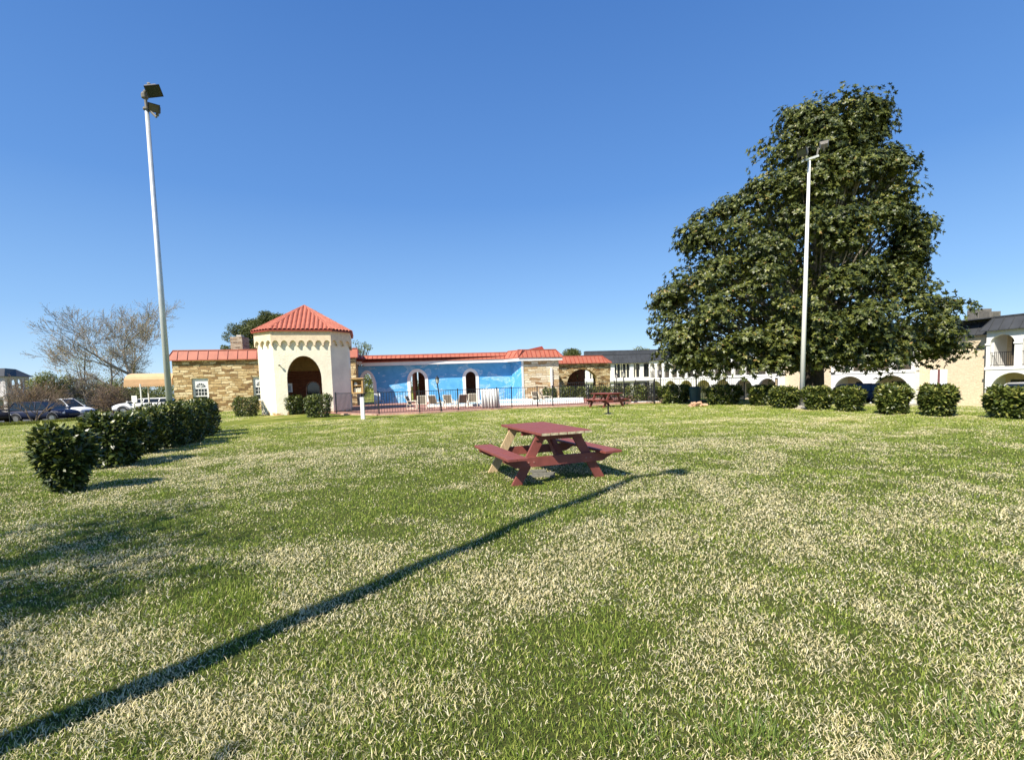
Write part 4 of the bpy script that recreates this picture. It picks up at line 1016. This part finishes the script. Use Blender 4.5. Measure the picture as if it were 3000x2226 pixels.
shrub(338, 1364, 1.15, 1.17, 3600, 'second laurel shrub of the left hedge, wide and broad leaved', 'box', LH, leaf=(.11, .17), base_w=.45, seed=2)
shrub(420, 1330, 1.05, 1.15, 4200, 'third laurel shrub of the left hedge from the front', 'box', LH, base_w=.45, seed=3)
shrub(485, 1311, 1.35, 1.32, 5200, 'fourth laurel shrub of the left hedge, below the tall grey pole', 'box', LH, base_w=.7, seed=4)
shrub(538, 1297, 1.35, 1.33, 4600, 'fifth laurel shrub of the left hedge, just right of the tall grey pole', 'box', LH, base_w=.75, seed=5)
shrub(575, 1281, 1.4, 1.33, 4200, 'sixth laurel shrub of the left hedge, second from its far end', 'box', LH, base_w=.8, seed=6)
shrub(588, 1269, 1.4, 1.36, 4200, 'last laurel shrub at the far right end of the left hedge', 'box', LH, base_w=.85, seed=7)
TG = 'laurel shrubs around the gatehouse'
shrub(724, 1220, 1.50, 1.30, 3600, 'laurel shrub at the left foot of the cream gatehouse', 'box', TG, base_w=.75, seed=8)
shrub(862, 1214, 1.18, 1.30, 2800, 'left one of the two laurel shrubs before the gatehouse doorway', 'box', TG, base_w=.75, seed=9)
shrub(934, 1222, 1.50, 1.34, 3600, 'right and larger one of the two laurel shrubs before the gatehouse doorway', 'box', TG, base_w=.75, seed=10)
RG = 'laurel shrubs of the right hedge'
rowr = [(1977, 1184, 105, 56, 'long laurel shrub at the left end of the right hedge, beside the log pile'), (2120, 1188, 120, 60, 'laurel shrub just right of the pile of cut logs'), (2232, 1190, 80, 60, 'laurel shrub below the red house numbers'),
        (2297, 1199, 80, 66, 'laurel shrub immediately left of the white pole'), (2395, 1203, 82, 72, 'laurel shrub immediately right of the white pole'), (2488, 1207, 78, 74, 'laurel shrub in front of the dark blue parked car'),
        (2616, 1214, 88, 88, 'laurel shrub in front of the white arch and low concrete wall'), (2746, 1219, 92, 94, 'round laurel shrub in front of the white sign back'), (2955, 1229, 118, 96, 'big laurel shrub at the right edge of the photo')]
for i, (pxl, v, wpx, hpx, lb) in enumerate(rowr):
    q = G(pxl, v-2); s = q.y/F
    shrub(pxl, v-2, wpx*s, hpx*s, int(3400+i*250), lb, 'box' if i < 4 else 'cone', RG, base_w=.62, seed=20+i, tint=.08, leaf=(.12, .17), dep=.9)
PG = 'laurel shrubs behind the pool fence'
words = ('first', 'second', 'third', 'fourth', 'fifth', 'sixth', 'seventh', 'eighth')
for i, (pxl, YY, wpx, top) in enumerate(((1611, 39, 42, 1134), (1663, 40, 52, 1131), (1709, 40, 50, 1130), (1755, 40, 50, 1130), (1800, 39.5, 50, 1131), (1858, 31, 62, 1127), (1902, 30, 62, 1128))):
    p_ = P(pxl, top, YY)
    shrub(pxl, 0, wpx*YY/F*1.05, p_.z+.02, 1700, f'{words[i]} laurel shrub from the left in the row behind the pool fence', 'box', PG, (p_.x, p_.y, 0), (.11, .16), 1.2, .9, 40+i, .05)

# log pile
q = G(2046, 1191); lp = []
for k in range(11):
    mb = MB(); L_ = random.uniform(.16, .3); mb.tube([(-L_/2, 0, 0), (L_/2, 0, 0)], random.uniform(.05, .085), 9)
    o = mb.build('log', M('fresh_cut_wood', (.62, .38, .24), .8, .3, 9)); row = 0 if k < 7 else 1
    o.location = (q.x-.42+.14*(k if k < 7 else k-6.4), q.y+random.uniform(-.15, .15), .06+.11*row+random.uniform(0, .02)); o.rotation_euler = (random.uniform(-.2, .2), random.uniform(-.2, .2), random.uniform(0, 3.1))
    nm_ = ('leftmost', 'second', 'third', 'fourth', 'fifth', 'sixth', 'rightmost')[k if k < 7 else k-7]
    tag(o, (f'{nm_} cut log from the left in the bottom layer of the small pile' if k < 7 else f'{nm_} cut log from the left lying on top of the small pile'), 'log', 'logs in the small pile')
# dark bin and post behind
q = P(2036, 1180, 27.0); bn = thing('rubbish_bin', 'dark teal lidded bin behind the log pile', 'bin', (q.x, q.y, tz(q.x, q.y)))
mb = MB(); mb.lathe([(.26, 0), (.33, .8)], 14); mb.build('body', M('dark_teal_plastic', (.05, .10, .11), .5), bn); mb = MB(); mb.lathe([(.36, .8), (.36, .85), (.2, .95)], 14); mb.build('lid', M('dark_teal_plastic', (.05, .10, .11)), bn)

# back of a sign near the right
q = P(2747, 1200, 17); sg = thing('street_sign', 'plain white back of a sign on a maroon post above a round shrub', 'sign', (q.x, q.y, tz(q.x, q.y)), R(-35))
zt = P(2747, 1083, 17).z-sg.location.z; zb = P(2747, 1128, 17).z-sg.location.z
mb = MB(); mb.box(-.23, .23, 0, .006, zb, zt); mb.build('sign_panel', M('aluminium', (.72, .73, .75), .45), sg, bevel=.003); mb = MB(); mb.box(-.03, .03, -.05, -.001, 0, zt+.01); mb.build('post', M('maroon_post', (.15, .05, .05)), sg)
# low concrete walls right
for (pa, pz, v, YY, lb) in ((2640, 2697, 1183, 22, 'low concrete wall end right of the shrub before the white arch'), (2458, 2575, 1186, 24, 'low concrete wall in shade behind the dark blue car shrub')):
    a, b = P(pa, v, YY), P(pz, v, YY); gz = min(tz(a.x, a.y), tz(b.x, b.y))
    mb = MB(); mb.box(a.x, b.x, YY, YY+.3, gz-.1, a.z); o = mb.build('concrete_wall', concrete, bevel=.02); tag(o, lb, 'wall')
# white post left
q = P(396, 1200, 33); wp = thing('sign_board', 'small white board on a post left of the hedge under the peach canopy', 'sign', (q.x, q.y, tz(q.x, q.y)))
zt = P(396, 1159, 33).z-wp.location.z; zb = P(396, 1178, 33).z-wp.location.z
mb = MB(); mb.box(-.17, .19, -.02, .02, zb, zt); mb.build('board', white, wp); mb = MB(); mb.bar((.0, 0, zb), (-.3, 0, 0), .09, .09); mb.build('post', white, wp)

# ------------------------------------------------------------------ cars
def car(loc, rz, col, label, H_=1.62, L_=4.6, W_=1.86, name='parked_car'):
    t = thing(name, label, 'car', loc, rz, 'parked cars')
    paint = M('car_paint_'+col[0], col[1], .45, .03, 2, spec=.25)
    hl, hw = L_/2, W_/2
    # x forward. cross sections: (x, zbottom, zbelt, halfwidth)
    S = [(-hl, .45, .95, .80), (-hl+.12, .30, 1.02, .95), (-1.4, .22, 1.04, 1), (0, .22, 1.02, 1), (1.05, .22, .99, 1), (1.7, .24, .93, .97), (hl-.25, .28, .84, .90), (hl, .38, .66, .74)]
    mb = MB(); ring = []
    for (x, zb, zt, f) in S:
        w_ = hw*f; ring.append([(x, -w_*.93, zb), (x, -w_, (zb+zt)/2), (x, -w_*.95, zt), (x, -w_*.5, zt+.03), (x, w_*.5, zt+.03), (x, w_*.95, zt), (x, w_, (zb+zt)/2), (x, w_*.93, zb)])
    for r_ in ring: mb.v += r_
    n = 8
    for i in range(len(S)-1):
        for k in range(n): mb.f.append((i*n+k, (i+1)*n+k, (i+1)*n+(k+1) % n, i*n+(k+1) % n))
    mb.f.append(tuple(range(n))); mb.f.append(tuple(range((len(S)-1)*n, len(S)*n))[::-1])
    bd_ = mb.build('body', paint, t, smooth=False)
    sb = bd_.modifiers.new('s', 'SUBSURF'); sb.levels = sb.render_levels = 2
    for p in bd_.data.polygons: p.use_smooth = True
    # cabin
    cb = MB(); b_, tt_ = hw*.92, hw*.72; zt = H_; z0 = 1.0
    lo = [(-hl+.15, z0), (1.15, z0-.02)]; up_ = [(-hl+.55, zt-.06), (.35, zt)]
    vs = [(lo[0][0], -b_, z0), (lo[1][0], -b_, z0), (lo[1][0], b_, z0), (lo[0][0], b_, z0), (up_[0][0], -tt_, zt-.05), (up_[1][0], -tt_, zt-.02), (up_[1][0], tt_, zt-.02), (up_[0][0], tt_, zt-.05)]
    cb.add(vs, [(0, 1, 5, 4), (1, 2, 6, 5), (2, 3, 7, 6), (3, 0, 4, 7), (4, 5, 6, 7)]); cb.build('window_glass', glass, t, bevel=.03)
    rf_ = MB(); rf_.box(up_[0][0]-.06, up_[1][0]+.02, -tt_-.02, tt_+.02, zt-.06, zt); 
    for s in (-1, 1):
        for (xa, xb) in ((lo[1][0], up_[1][0]), (.0, -.05), (-1.1, -1.15), (lo[0][0], up_[0][0])): rf_.bar((xa, s*b_*1.005, z0), (xb, s*(tt_+.005), zt-.04), .07, .06)
        rf_.bar((up_[0][0], s*(tt_-.03), zt+.02), (up_[1][0]-.1, s*(tt_-.03), zt+.02), .03, .03)
    rf_.build('roof', paint, t, bevel=.02)
    for s in (-1, 1):
        for x in (-hl+.85, hl-.92):
            mb = MB(); yy = s*(hw-.1); mb.tube([(x, yy-.12, .34), (x, yy+.12, .34)], .34, 20); wh = mb.build('wheel', tyre, t)
            mb = MB(); mb.tube([(x, yy-s*.02, .34), (x, yy+s*.125, .34)], .21, 12); mb.build('rim', rim, wh)
            mb = MB(); n = 12
            mb.tube([(x-math.cos(math.pi*k/n)*.42, s*(hw-.02), .34+math.sin(math.pi*k/n)*.42) for k in range(n+1)], .035, 6); mb.build('wheel_arch', M('grey_trim', (.10, .10, .11)), wh)
        mb = MB(); mb.bar((hl-.32, s*hw*.62, .78), (hl-.15, s*hw*.80, .66), .14, .12); mb.build('headlight', M('headlamp_lens', (.75, .77, .8), .15), t)
        mb = MB(); mb.box(.95, 1.1, s*(hw+.02)-.08, s*(hw+.02)+.1, 1.0, 1.14); mb.build('mirror', paint, t, bevel=.03)
    mb = MB(); mb.box(hl-.06, hl+.0, -.5, .5, .48, .64); mb.build('grille', M('grille_black', (.02, .02, .02), .4), t)
    return t
q = P(98, 1230, 38.2); car((q.x+.6, 38.6, tz(q.x, 38.6)+.03), R(1), ('navy', (.012, .018, .05)), 'dark navy car parked at the left behind a bare little tree', 1.62)
q = P(175, 1230, 45.5); car((q.x+.6, 45.5, tz(q.x, 45.5)+.03), R(2), ('white', (.78, .79, .80)), 'white car parked behind the dark navy one at left', 1.80)
q = P(-30, 1230, 38.2); car((q.x, 37.8, tz(q.x, 37.8)+.03), R(-20), ('black', (.012, .012, .014)), 'black car cut off by the left edge of the photo', 1.65)
q = P(432, 1200, 40.5); car((q.x, 40.5, tz(q.x, 40.5)+.03), R(200), ('pearl', (.72, .73, .74)), 'white car whose roof just shows under the peach canopy', 1.30)
q = P(2487, 1180, 36); car((q.x, 36, tz(q.x, 36)+.03), R(165), ('blue', (.015, .03, .07)), 'dark blue car parked under the big tree at right', 1.5)
q = P(3010, 1180, 28.5); car((q.x-.2, 28.5, tz(q.x, 28.5)+.03), R(195), ('silver', (.45, .44, .42)), 'pale car behind the big shrub at the right edge', 1.66)

# ------------------------------------------------------------------ trees
def magnolia():
    YY = 27.0
    outl = [(262, 2492, 2535), (300, 2455, 2560), (330, 2265, 2615), (370, 2262, 2640), (410, 2290, 2610), (440, 2205, 2580), (480, 2185, 2700), (540, 2165, 2722), (600, 2080, 2715), (650, 1985, 2755), (700, 1958, 2775), (760, 1955, 2765), (800, 1910, 2735), (850, 1893, 2770), (890, 1880, 2835), (935, 1866, 2868), (980, 1872, 2862), (1020, 1885, 2856), (1060, 1905, 2846), (1095, 1950, 2822), (1118, 2060, 2760)]
    zs = np.array([P(2370, o[0], YY).z for o in outl])[::-1]
    xl = np.array([P(o[1], o[0], YY).x for o in outl])[::-1]; xr = np.array([P(o[2], o[0], YY).x for o in outl])[::-1]
    xl = xl - .9*np.exp(-((zs-8.5)/4.5)**2)
    q = P(2385, 1172, YY); z0 = tz(q.x, YY)
    t = thing('magnolia_tree', 'huge dark green magnolia tree with glossy leaves behind the white pole', 'tree', (q.x, YY, z0))
    C = []; 
    zlo, zhi = zs[0]+.9, zs[-1]-.2
    nsh = 940
    while len(C) < nsh:
        z = random.uniform(zlo, zhi); l = np.interp(z, zs, xl); r = np.interp(z, zs, xr); hw = (r-l)/2
        if random.random() > (hw+3)/11.5: continue
        R_ = random.uniform(.40, .98)*(.45 if hw < 1.7 else .62 if hw < 2.8 else 1); a = random.uniform(0, 2*math.pi)
        if random.random() < .45: a = random.uniform(math.pi, 2*math.pi)      # the side towards the lawn
        lob = vnoise(np.array([a*2.2*max(hw, 2)/6+3]), np.array([z*.62+a*.7]), 51)[0]*.65 + vnoise(np.array([a*5+1]), np.array([z*1.3]), 52)[0]*.35
        sh_ = R_*(.45 if hw > 3.2 else .3)
        rr = max(0, hw-sh_)*random.uniform(.88, 1.0)*(1.08 if random.random() < .07 else 1)
        if lob < .41: rr = max(0, rr-random.uniform(.7, 1.6)*min(1, hw/6)); R_ *= .9; yk = rr*.66*math.sin(a); C.append((((l+r)/2+rr*math.cos(a))*(YY+yk*.8)/YY, YY+yk, EYE+(z-.2-EYE)*(YY+yk*.6)/YY, R_, 1, a))
    for _ in range(430):
        z = random.uniform(zlo+.8, zhi-1); l = np.interp(z, zs, xl); r = np.interp(z, zs, xr); hw = (r-l)/2; a = random.uniform(0, 2*math.pi)
        rr = hw*.7*math.sqrt(random.random()); C.append(((l+r)/2+rr*math.cos(a), YY+rr*.7*math.sin(a), z, 1.1, 0, a))
    pos, axi, hue = [], [], []
    for (x, y, z, R_, sh, a) in C:
        n = int((58 if sh else 24)*R_*R_) + 8
        v = sph(n); v[:, 2] = np.abs(v[:, 2])*np.where(RNG.random(n) < .8, 1, -1)
        out = np.array([math.cos(a), math.sin(a), .55]); v = unit(v+out*.35*sh)
        p = v*np.array([R_*1.15, R_*1.15, R_*.72])*RNG.uniform(.7, 1.05, (n, 1)) + np.array([x, y, z])
        pos.append(p); axi.append(unit(v*np.array([1, 1, 1.0])+np.array([0, 0, .35])+sph(n)*.35)); hue.append(np.full(n, random.uniform(-.12, .14)))
    pos = np.concatenate(pos); axi = np.concatenate(axi); hue = np.concatenate(hue); n = len(pos); K = 7
    ref = unit(np.cross(axi, sph(n))); ref2 = np.cross(axi, ref)
    PP, TT_, NN, RR = [], [], [], []
    for k in range(K):
        th = 2*np.pi*k/K + RNG.uniform(-.3, .3, n); rad = ref*np.cos(th)[:, None]+ref2*np.sin(th)[:, None]
        tip = rad*RNG.uniform(.75, 1.1, (n, 1)) + axi*RNG.uniform(.15, .75, (n, 1)); PP.append(pos); TT_.append(tip); NN.append(axi+rad*-.25)
        RR.append(np.clip(RNG.random(n)*.8+.08+hue+(RNG.random(n) > .985)*.3, 0, 1))
    PP = np.concatenate(PP)-np.array([q.x, YY, z0]); TT_ = np.concatenate(TT_); NN = np.concatenate(NN); RR = np.concatenate(RR)
    Ls = RNG.uniform(.12, .20, len(PP))
    leaves('crown', PP, TT_, NN, Ls, Ls*.42, magn, t, RR, .2)
    mb = MB(); top = np.interp(zhi-1.5, zs, (xl+xr)/2)
    mb.tube([(0, 0, -.2), (0, 0, .4), (0, 0, 3), (.3, 0, 9), (top-q.x, 0, zhi-z0-1.5)], [.75, .5, .42, .28, .06], 12)
    for k in range(5):
        a = k*1.25+.4; mb.tube([(.25*math.cos(a), .25*math.sin(a), .6), (1.0*math.cos(a), .9*math.sin(a), .02)], [.22, .05], 6)
    mb.build('trunk', dbark, t)
    mb = MB()
    for (x, y, z, R_, sh, a) in [c for c in C if c[2] > zlo+1.6][:230]:
        e_ = Vector((x-q.x, y-YY, z-z0)); s0 = Vector((0, 0, max(1.2, e_.z*.55-.3))); md = s0.lerp(e_, .55)+Vector((0, 0, -.4+random.uniform(-.3, .5)))
        mb.tube([s0, md, e_], [.085, .05, .02], 5, False)
    mb.build('branches', bark, t)
magnolia()

def clump_tree(name, label, base, trunk_h, blobs, mat, nper, leaf, group=None, cat='tree', trunk_r=.2):
    t = thing(name, label, cat, base, 0, group); b = Vector(base); pos, tip, nor = [], [], []
    for (x, y, z, R_) in blobs:
        n = int(nper*R_*R_); v = sph(n); p = v*R_*np.array([1, 1, .75])*RNG.uniform(.55, 1.05, (n, 1))*(.8+.4*RNG.random((n, 1)))
        pos.append(p+np.array([x-b.x, y-b.y, z-b.z])); tip.append(v+sph(n)*.8); nor.append(v*.5+sph(n)*.6+np.array([0, 0, .6]))
    pos = np.concatenate(pos); tip = np.concatenate(tip); nor = np.concatenate(nor); L_ = RNG.uniform(leaf*.7, leaf*1.3, len(pos))
    leaves('crown', pos, tip, nor, L_, L_*.5, mat, t)
    mb = MB(); mb.tube([(0, 0, -.2), (0, 0, trunk_h)], [trunk_r, trunk_r*.5], 8)
    for (x, y, z, R_) in blobs[:14]:
        e_ = Vector((x, y, z))-b; mb.tube([(0, 0, min(trunk_h, e_.z)*.7), e_*.6+Vector((0, 0, e_.z*.12)), e_], [trunk_r*.4, trunk_r*.25, .03], 5)
    mb.build('trunk', dbark, t); return t
def blobs(px0, px1, v0, v1, Y, r, n, ell=True):
    out = []
    c = ((px0+px1)/2, (v0+v1)/2)
    while len(out) < n:
        a, b = random.uniform(-1, 1), random.uniform(-1, 1)
        if a*a+b*b > 1: continue
        q = P(c[0]+a*((px1-px0)/2-r*F/Y*.8), c[1]+b*((v1-v0)/2-r*F/Y*.55), Y); out.append((q.x, Y+random.uniform(-1.5, 1.5), q.z, r*random.uniform(.75, 1.2)))
    return out
q = P(770, 1150, 62); clump_tree('pine_tree', 'dark rounded pine tree rising behind the gatehouse and chimney', (q.x, 62, -.5), 6, blobs(760, 835, 915, 960, 62, .7, 14)+blobs(676, 800, 925, 1035, 62, .85, 30)+blobs(735, 850, 915, 975, 62, .8, 16)+blobs(640, 680, 1012, 1030, 62, .35, 6), pinel, 900, .16)
q = P(1048, 1150, 60); clump_tree('leafy_tree', 'small grey green tree top between the gatehouse and the red roof', (q.x, 60, -.5), 5, blobs(1028, 1090, 996, 1045, 60, .45, 14), olive, 420, .14)
q = P(1672, 1150, 90); clump_tree('leafy_tree', 'dark tree tops showing above the red roof of the arch wing', (q.x, 90, -1), 5, blobs(1640, 1708, 1022, 1056, 90, .75, 22), pinel, 420, .22)
q = P(1870, 1150, 100); clump_tree('leafy_tree', 'pale tree top above the dark motel roof beside the big tree', (q.x, 100, -1), 5, blobs(1855, 1905, 1008, 1060, 100, .9, 12), olive, 220, .25)
q = P(150, 1200, 52); clump_tree('green_bush', 'rounded yellow green bush behind the parked cars at left', (q.x, 52, -.5), 2, blobs(108, 198, 1085, 1200, 52, .75, 34), olive, 420, .16, cat='bush')
q = P(350, 1200, 56); clump_tree('green_bush', 'dull green undergrowth behind the peach canopy', (q.x, 56, -.5), 1, blobs(250, 500, 1125, 1215, 56, .8, 60), pinel, 300, .18, cat='bush')
q = P(250, 1200, 70); clump_tree('green_bush', 'pale budding thicket under the large bare tree', (q.x, 70, -.5), 2, blobs(170, 330, 1010, 1190, 70, 1.0, 40), budl, 90, .16, cat='bush')

q = P(60, 1200, 78); clump_tree('far_thicket', 'far brown green thicket on the left horizon', (q.x, 78, -.5), 1, blobs(-80, 240, 1120, 1200, 78, 1.0, 70), budl, 240, .2, cat='thicket')
q = P(430, 1200, 80); clump_tree('far_thicket', 'olive thicket filling the gap under the bare trees', (q.x, 80, -.5), 1, blobs(200, 560, 1105, 1195, 80, 1.0, 90), olive, 200, .2, cat='thicket')
q = P(1065, 1180, 58); clump_tree('green_bush', 'green bushes seen through the wide mural archway', (q.x, 58, -.2), 1, blobs(1030, 1110, 1085, 1165, 58, .7, 24), olive, 300, .16, cat='bush')
q = P(1225, 1180, 60); clump_tree('green_bush', 'green bushes seen through the middle mural doorway', (q.x, 60, -.2), 1, blobs(1190, 1260, 1115, 1165, 60, .6, 14), pinel, 300, .16, cat='bush')
def bare_tree(name, label, base, h, spread, mat, seed, lean=(0, 0), r0=.28, levels=6, twig=.012, forks=(3, 3), budmat=None, nbud=0, cat='tree', zsq=.8, nstem=1, shrink=.74, cx=None):
    rnd = random.Random(seed); t = thing(name, label, cat, base); thick = MB(); T1, T2, Rr = [], [], []; tips = []
    def grow(p, d, L_, r, lv):
        n = 3; pts = [p]; rad = [r]; q = p; dd = d
        for i in range(n):
            dd = (dd + Vector((rnd.gauss(0, .13), rnd.gauss(0, .13), rnd.gauss(.03, .09)))).normalized(); q = q+dd*(L_/n); pts.append(q); rad.append(r*(1-.32*(i+1)/n))
        if lv >= 3:
            thick.tube(pts, rad, 7 if lv > 4 else 4, False)
        else:
            for a, b, ra in zip(pts[:-1], pts[1:], rad): T1.append(a[:]); T2.append(b[:]); Rr.append(ra)
        if lv == 0: tips.append(q[:]); return
        k = rnd.randint(*forks)
        for i in range(k):
            f = 1 if i == 0 else rnd.uniform(.35, .95); idx = min(n, max(1, int(f*n+.5))); o_ = pts[idx]
            a = rnd.uniform(0, 2*math.pi); sp_ = rnd.uniform(.25, .5) if i == 0 else rnd.uniform(.5, 1.0)
            ax = dd.cross(Vector((math.cos(a), math.sin(a), .3))).normalized()
            nd = (dd*math.cos(sp_*spread)+ax*math.sin(sp_*spread)); nd.z *= zsq if nd.z > 0 else .4; nd.z += .10
            grow(o_, nd.normalized(), L_*rnd.uniform(shrink-.1, shrink+.1), rad[idx]*rnd.uniform(.55, .75), lv-1)
    for s in range(nstem):
        a = s*2.4+seed; ll = .0 if nstem == 1 else .45
        grow(Vector((0, 0, -.1)), Vector((lean[0]+ll*math.cos(a), lean[1]+ll*math.sin(a), 1)).normalized(), h*.27, r0, levels)
    a = np.array(T1); b = np.array(T2)
    if cx is not None:
        tp_ = np.array(tips); kx = (cx-tp_[:, 0].mean())/tp_[:, 2].mean()
        a[:, 0] += kx*a[:, 2]; b[:, 0] += kx*b[:, 2]; thick.v = [(x+kx*z, y, z) for x, y, z in thick.v]; tips = [(x+kx*z, y, z) for x, y, z in tips]
    thick.build('trunk', mat, t); rr = np.maximum(np.array(Rr), twig)[:, None]
    d = unit(b-a); s1 = unit(np.cross(d, np.array([.3, .5, .81]))); s2 = np.cross(d, s1); V = []
    for c_, p_ in ((0, a), (0, b)):
        for k in range(3): V.append(p_+(s1*math.cos(2.094*k)+s2*math.sin(2.094*k))*rr*(1 if p_ is a else .8))
    V = np.stack(V, 1).reshape(-1, 3); N = len(a); bs = np.arange(N)[:, None]*6
    Lp = (bs+np.array([0, 1, 4, 3, 1, 2, 5, 4, 2, 0, 3, 5])).ravel(); st = np.arange(N*3)*4
    np_mesh('twigs', V, Lp, st, np.full(N*3, 4), mat, t)
    if nbud:
        tp = np.array(tips); id_ = RNG.integers(0, len(tp), nbud); p = tp[id_]+RNG.normal(0, .16, (nbud, 3)); L_ = RNG.uniform(.07, .14, nbud)
        leaves('buds', p, sph(nbud), sph(nbud), L_, L_*.5, budmat, t)
    return t
q = P(412, 1195, 62); bare_tree('bare_tree', 'large grey bare tree behind the peach canopy', (q.x, 62, -.5), 18.5, .85, bark, 5, (.06, 0), .36, 7, .017, (3, 3), budl, 3500, cx=-.5)
q = P(392, 1195, 60); bare_tree('bare_tree', 'bare tree leaning left beside the large grey one', (q.x, 60, -.5), 14.5, .85, bark, 11, (-.50, 0), .26, 7, .015, (3, 3), budl, 3500, cx=-4.6)
q = P(270, 1200, 54); bare_tree('bare_bush', 'low tangled bare bush behind the white car', (q.x, 54, -.5), 6.0, 1.1, bark, 3, (0, 0), .12, 6, .012, (3, 4), budl, 1500, 'bush', .7, 2)
q = P(335, 1200, 50); bare_tree('bare_bush', 'reddish bare bush left of the peach canopy', (q.x, 50, -.5), 4.6, 1.1, rbark, 8, (0, 0), .1, 5, .012, (3, 4), brownl, 900, 'bush', .7, 3)
q = P(99, 1229, 36.3); bare_tree('bare_tree', 'small multi stemmed bare tree in front of the dark navy car', (q.x, 36.3, tz(q.x, 36.3)), 4.8, .85, rbark, 21, (0, 0), .055, 5, .008, (3, 3), brownl, 0, 'tree', 1.0, 3)
q = P(20, 1225, 38); bare_tree('bare_tree', 'brown leaved bare little tree at the left edge', (q.x, 40.5, tz(q.x, 40)), 4.6, .95, rbark, 33, (0, 0), .055, 5, .009, (3, 4), brownl, 900, 'tree', .8, 3)
# tree behind the photographer whose thin shade falls on the lawn at left
bare_tree('bare_tree', 'bare tree behind the camera that shades the lawn at lower left', (-8.3, -1.3, 0), 11.5, .8, bark, 14, (.0, 0), .2, 6, .013, (3, 3), budl, 9000, cx=0)

# weeds and yellow grass tuft by the cars
def tufts(name, label, pts, n, h, mat, r, wr=.12):
    t = []
    P0, TT_, NN = [], [], []
    for (x, y) in pts:
        k = n; a = RNG.uniform(0, 6.28, k); rr = np.sqrt(RNG.random(k))*r
        px_, py_ = x+rr*np.cos(a), y+rr*np.sin(a); P0.append(np.stack([px_, py_, terrain(px_, py_)], 1)); TT_.append(np.stack([np.cos(a)*.5, np.sin(a)*.5, np.ones(k)], 1)+sph(k)*.3); NN.append(sph(k))
    P0 = np.concatenate(P0); L_ = RNG.uniform(h*.5, h, len(P0))
    o = leaves(name, P0, np.concatenate(TT_), np.concatenate(NN), L_, L_*wr, mat)
    tag(o, label, 'grass', kind='stuff')
q = G(60, 1245)
tufts('tall_weeds', 'long yellow green grass along the parking edge', [(P(pxl, 1240, 36.2).x, 36.2+random.uniform(-.6, .6)) for pxl in range(-60, 270, 6)], 90, .32, olive, .7)

near = [G(*p) for p in ((2180, 2170), (2230, 2200), (2890, 2120), (2960, 2200), (1900, 2200), (2700, 2190))]
tufts('grass_tufts', 'longer green grass blades mixed into the lawn nearest the camera', [(q.x+random.uniform(-.1, .1), q.y+random.uniform(-.1, .1)) for q in near for _ in range(5)], 26, .11, leaf_mat('tuft_green', [(0, (.07, .12, .02)), (1, (.22, .30, .06))], .6, .2), .13, .045)
# bolts and worn spots on the near table rail
mb = MB()
for x_ in (-.50, -.42, .42, .50):
    mb.tube([(x_, -.885+.30-.04-.026, .33), (x_, -.885+.30-.04-.018, .33)], .012, 8)
mb.build('bolts', M('pinkish_bolt', (.35, .16, .13), .5), pt)
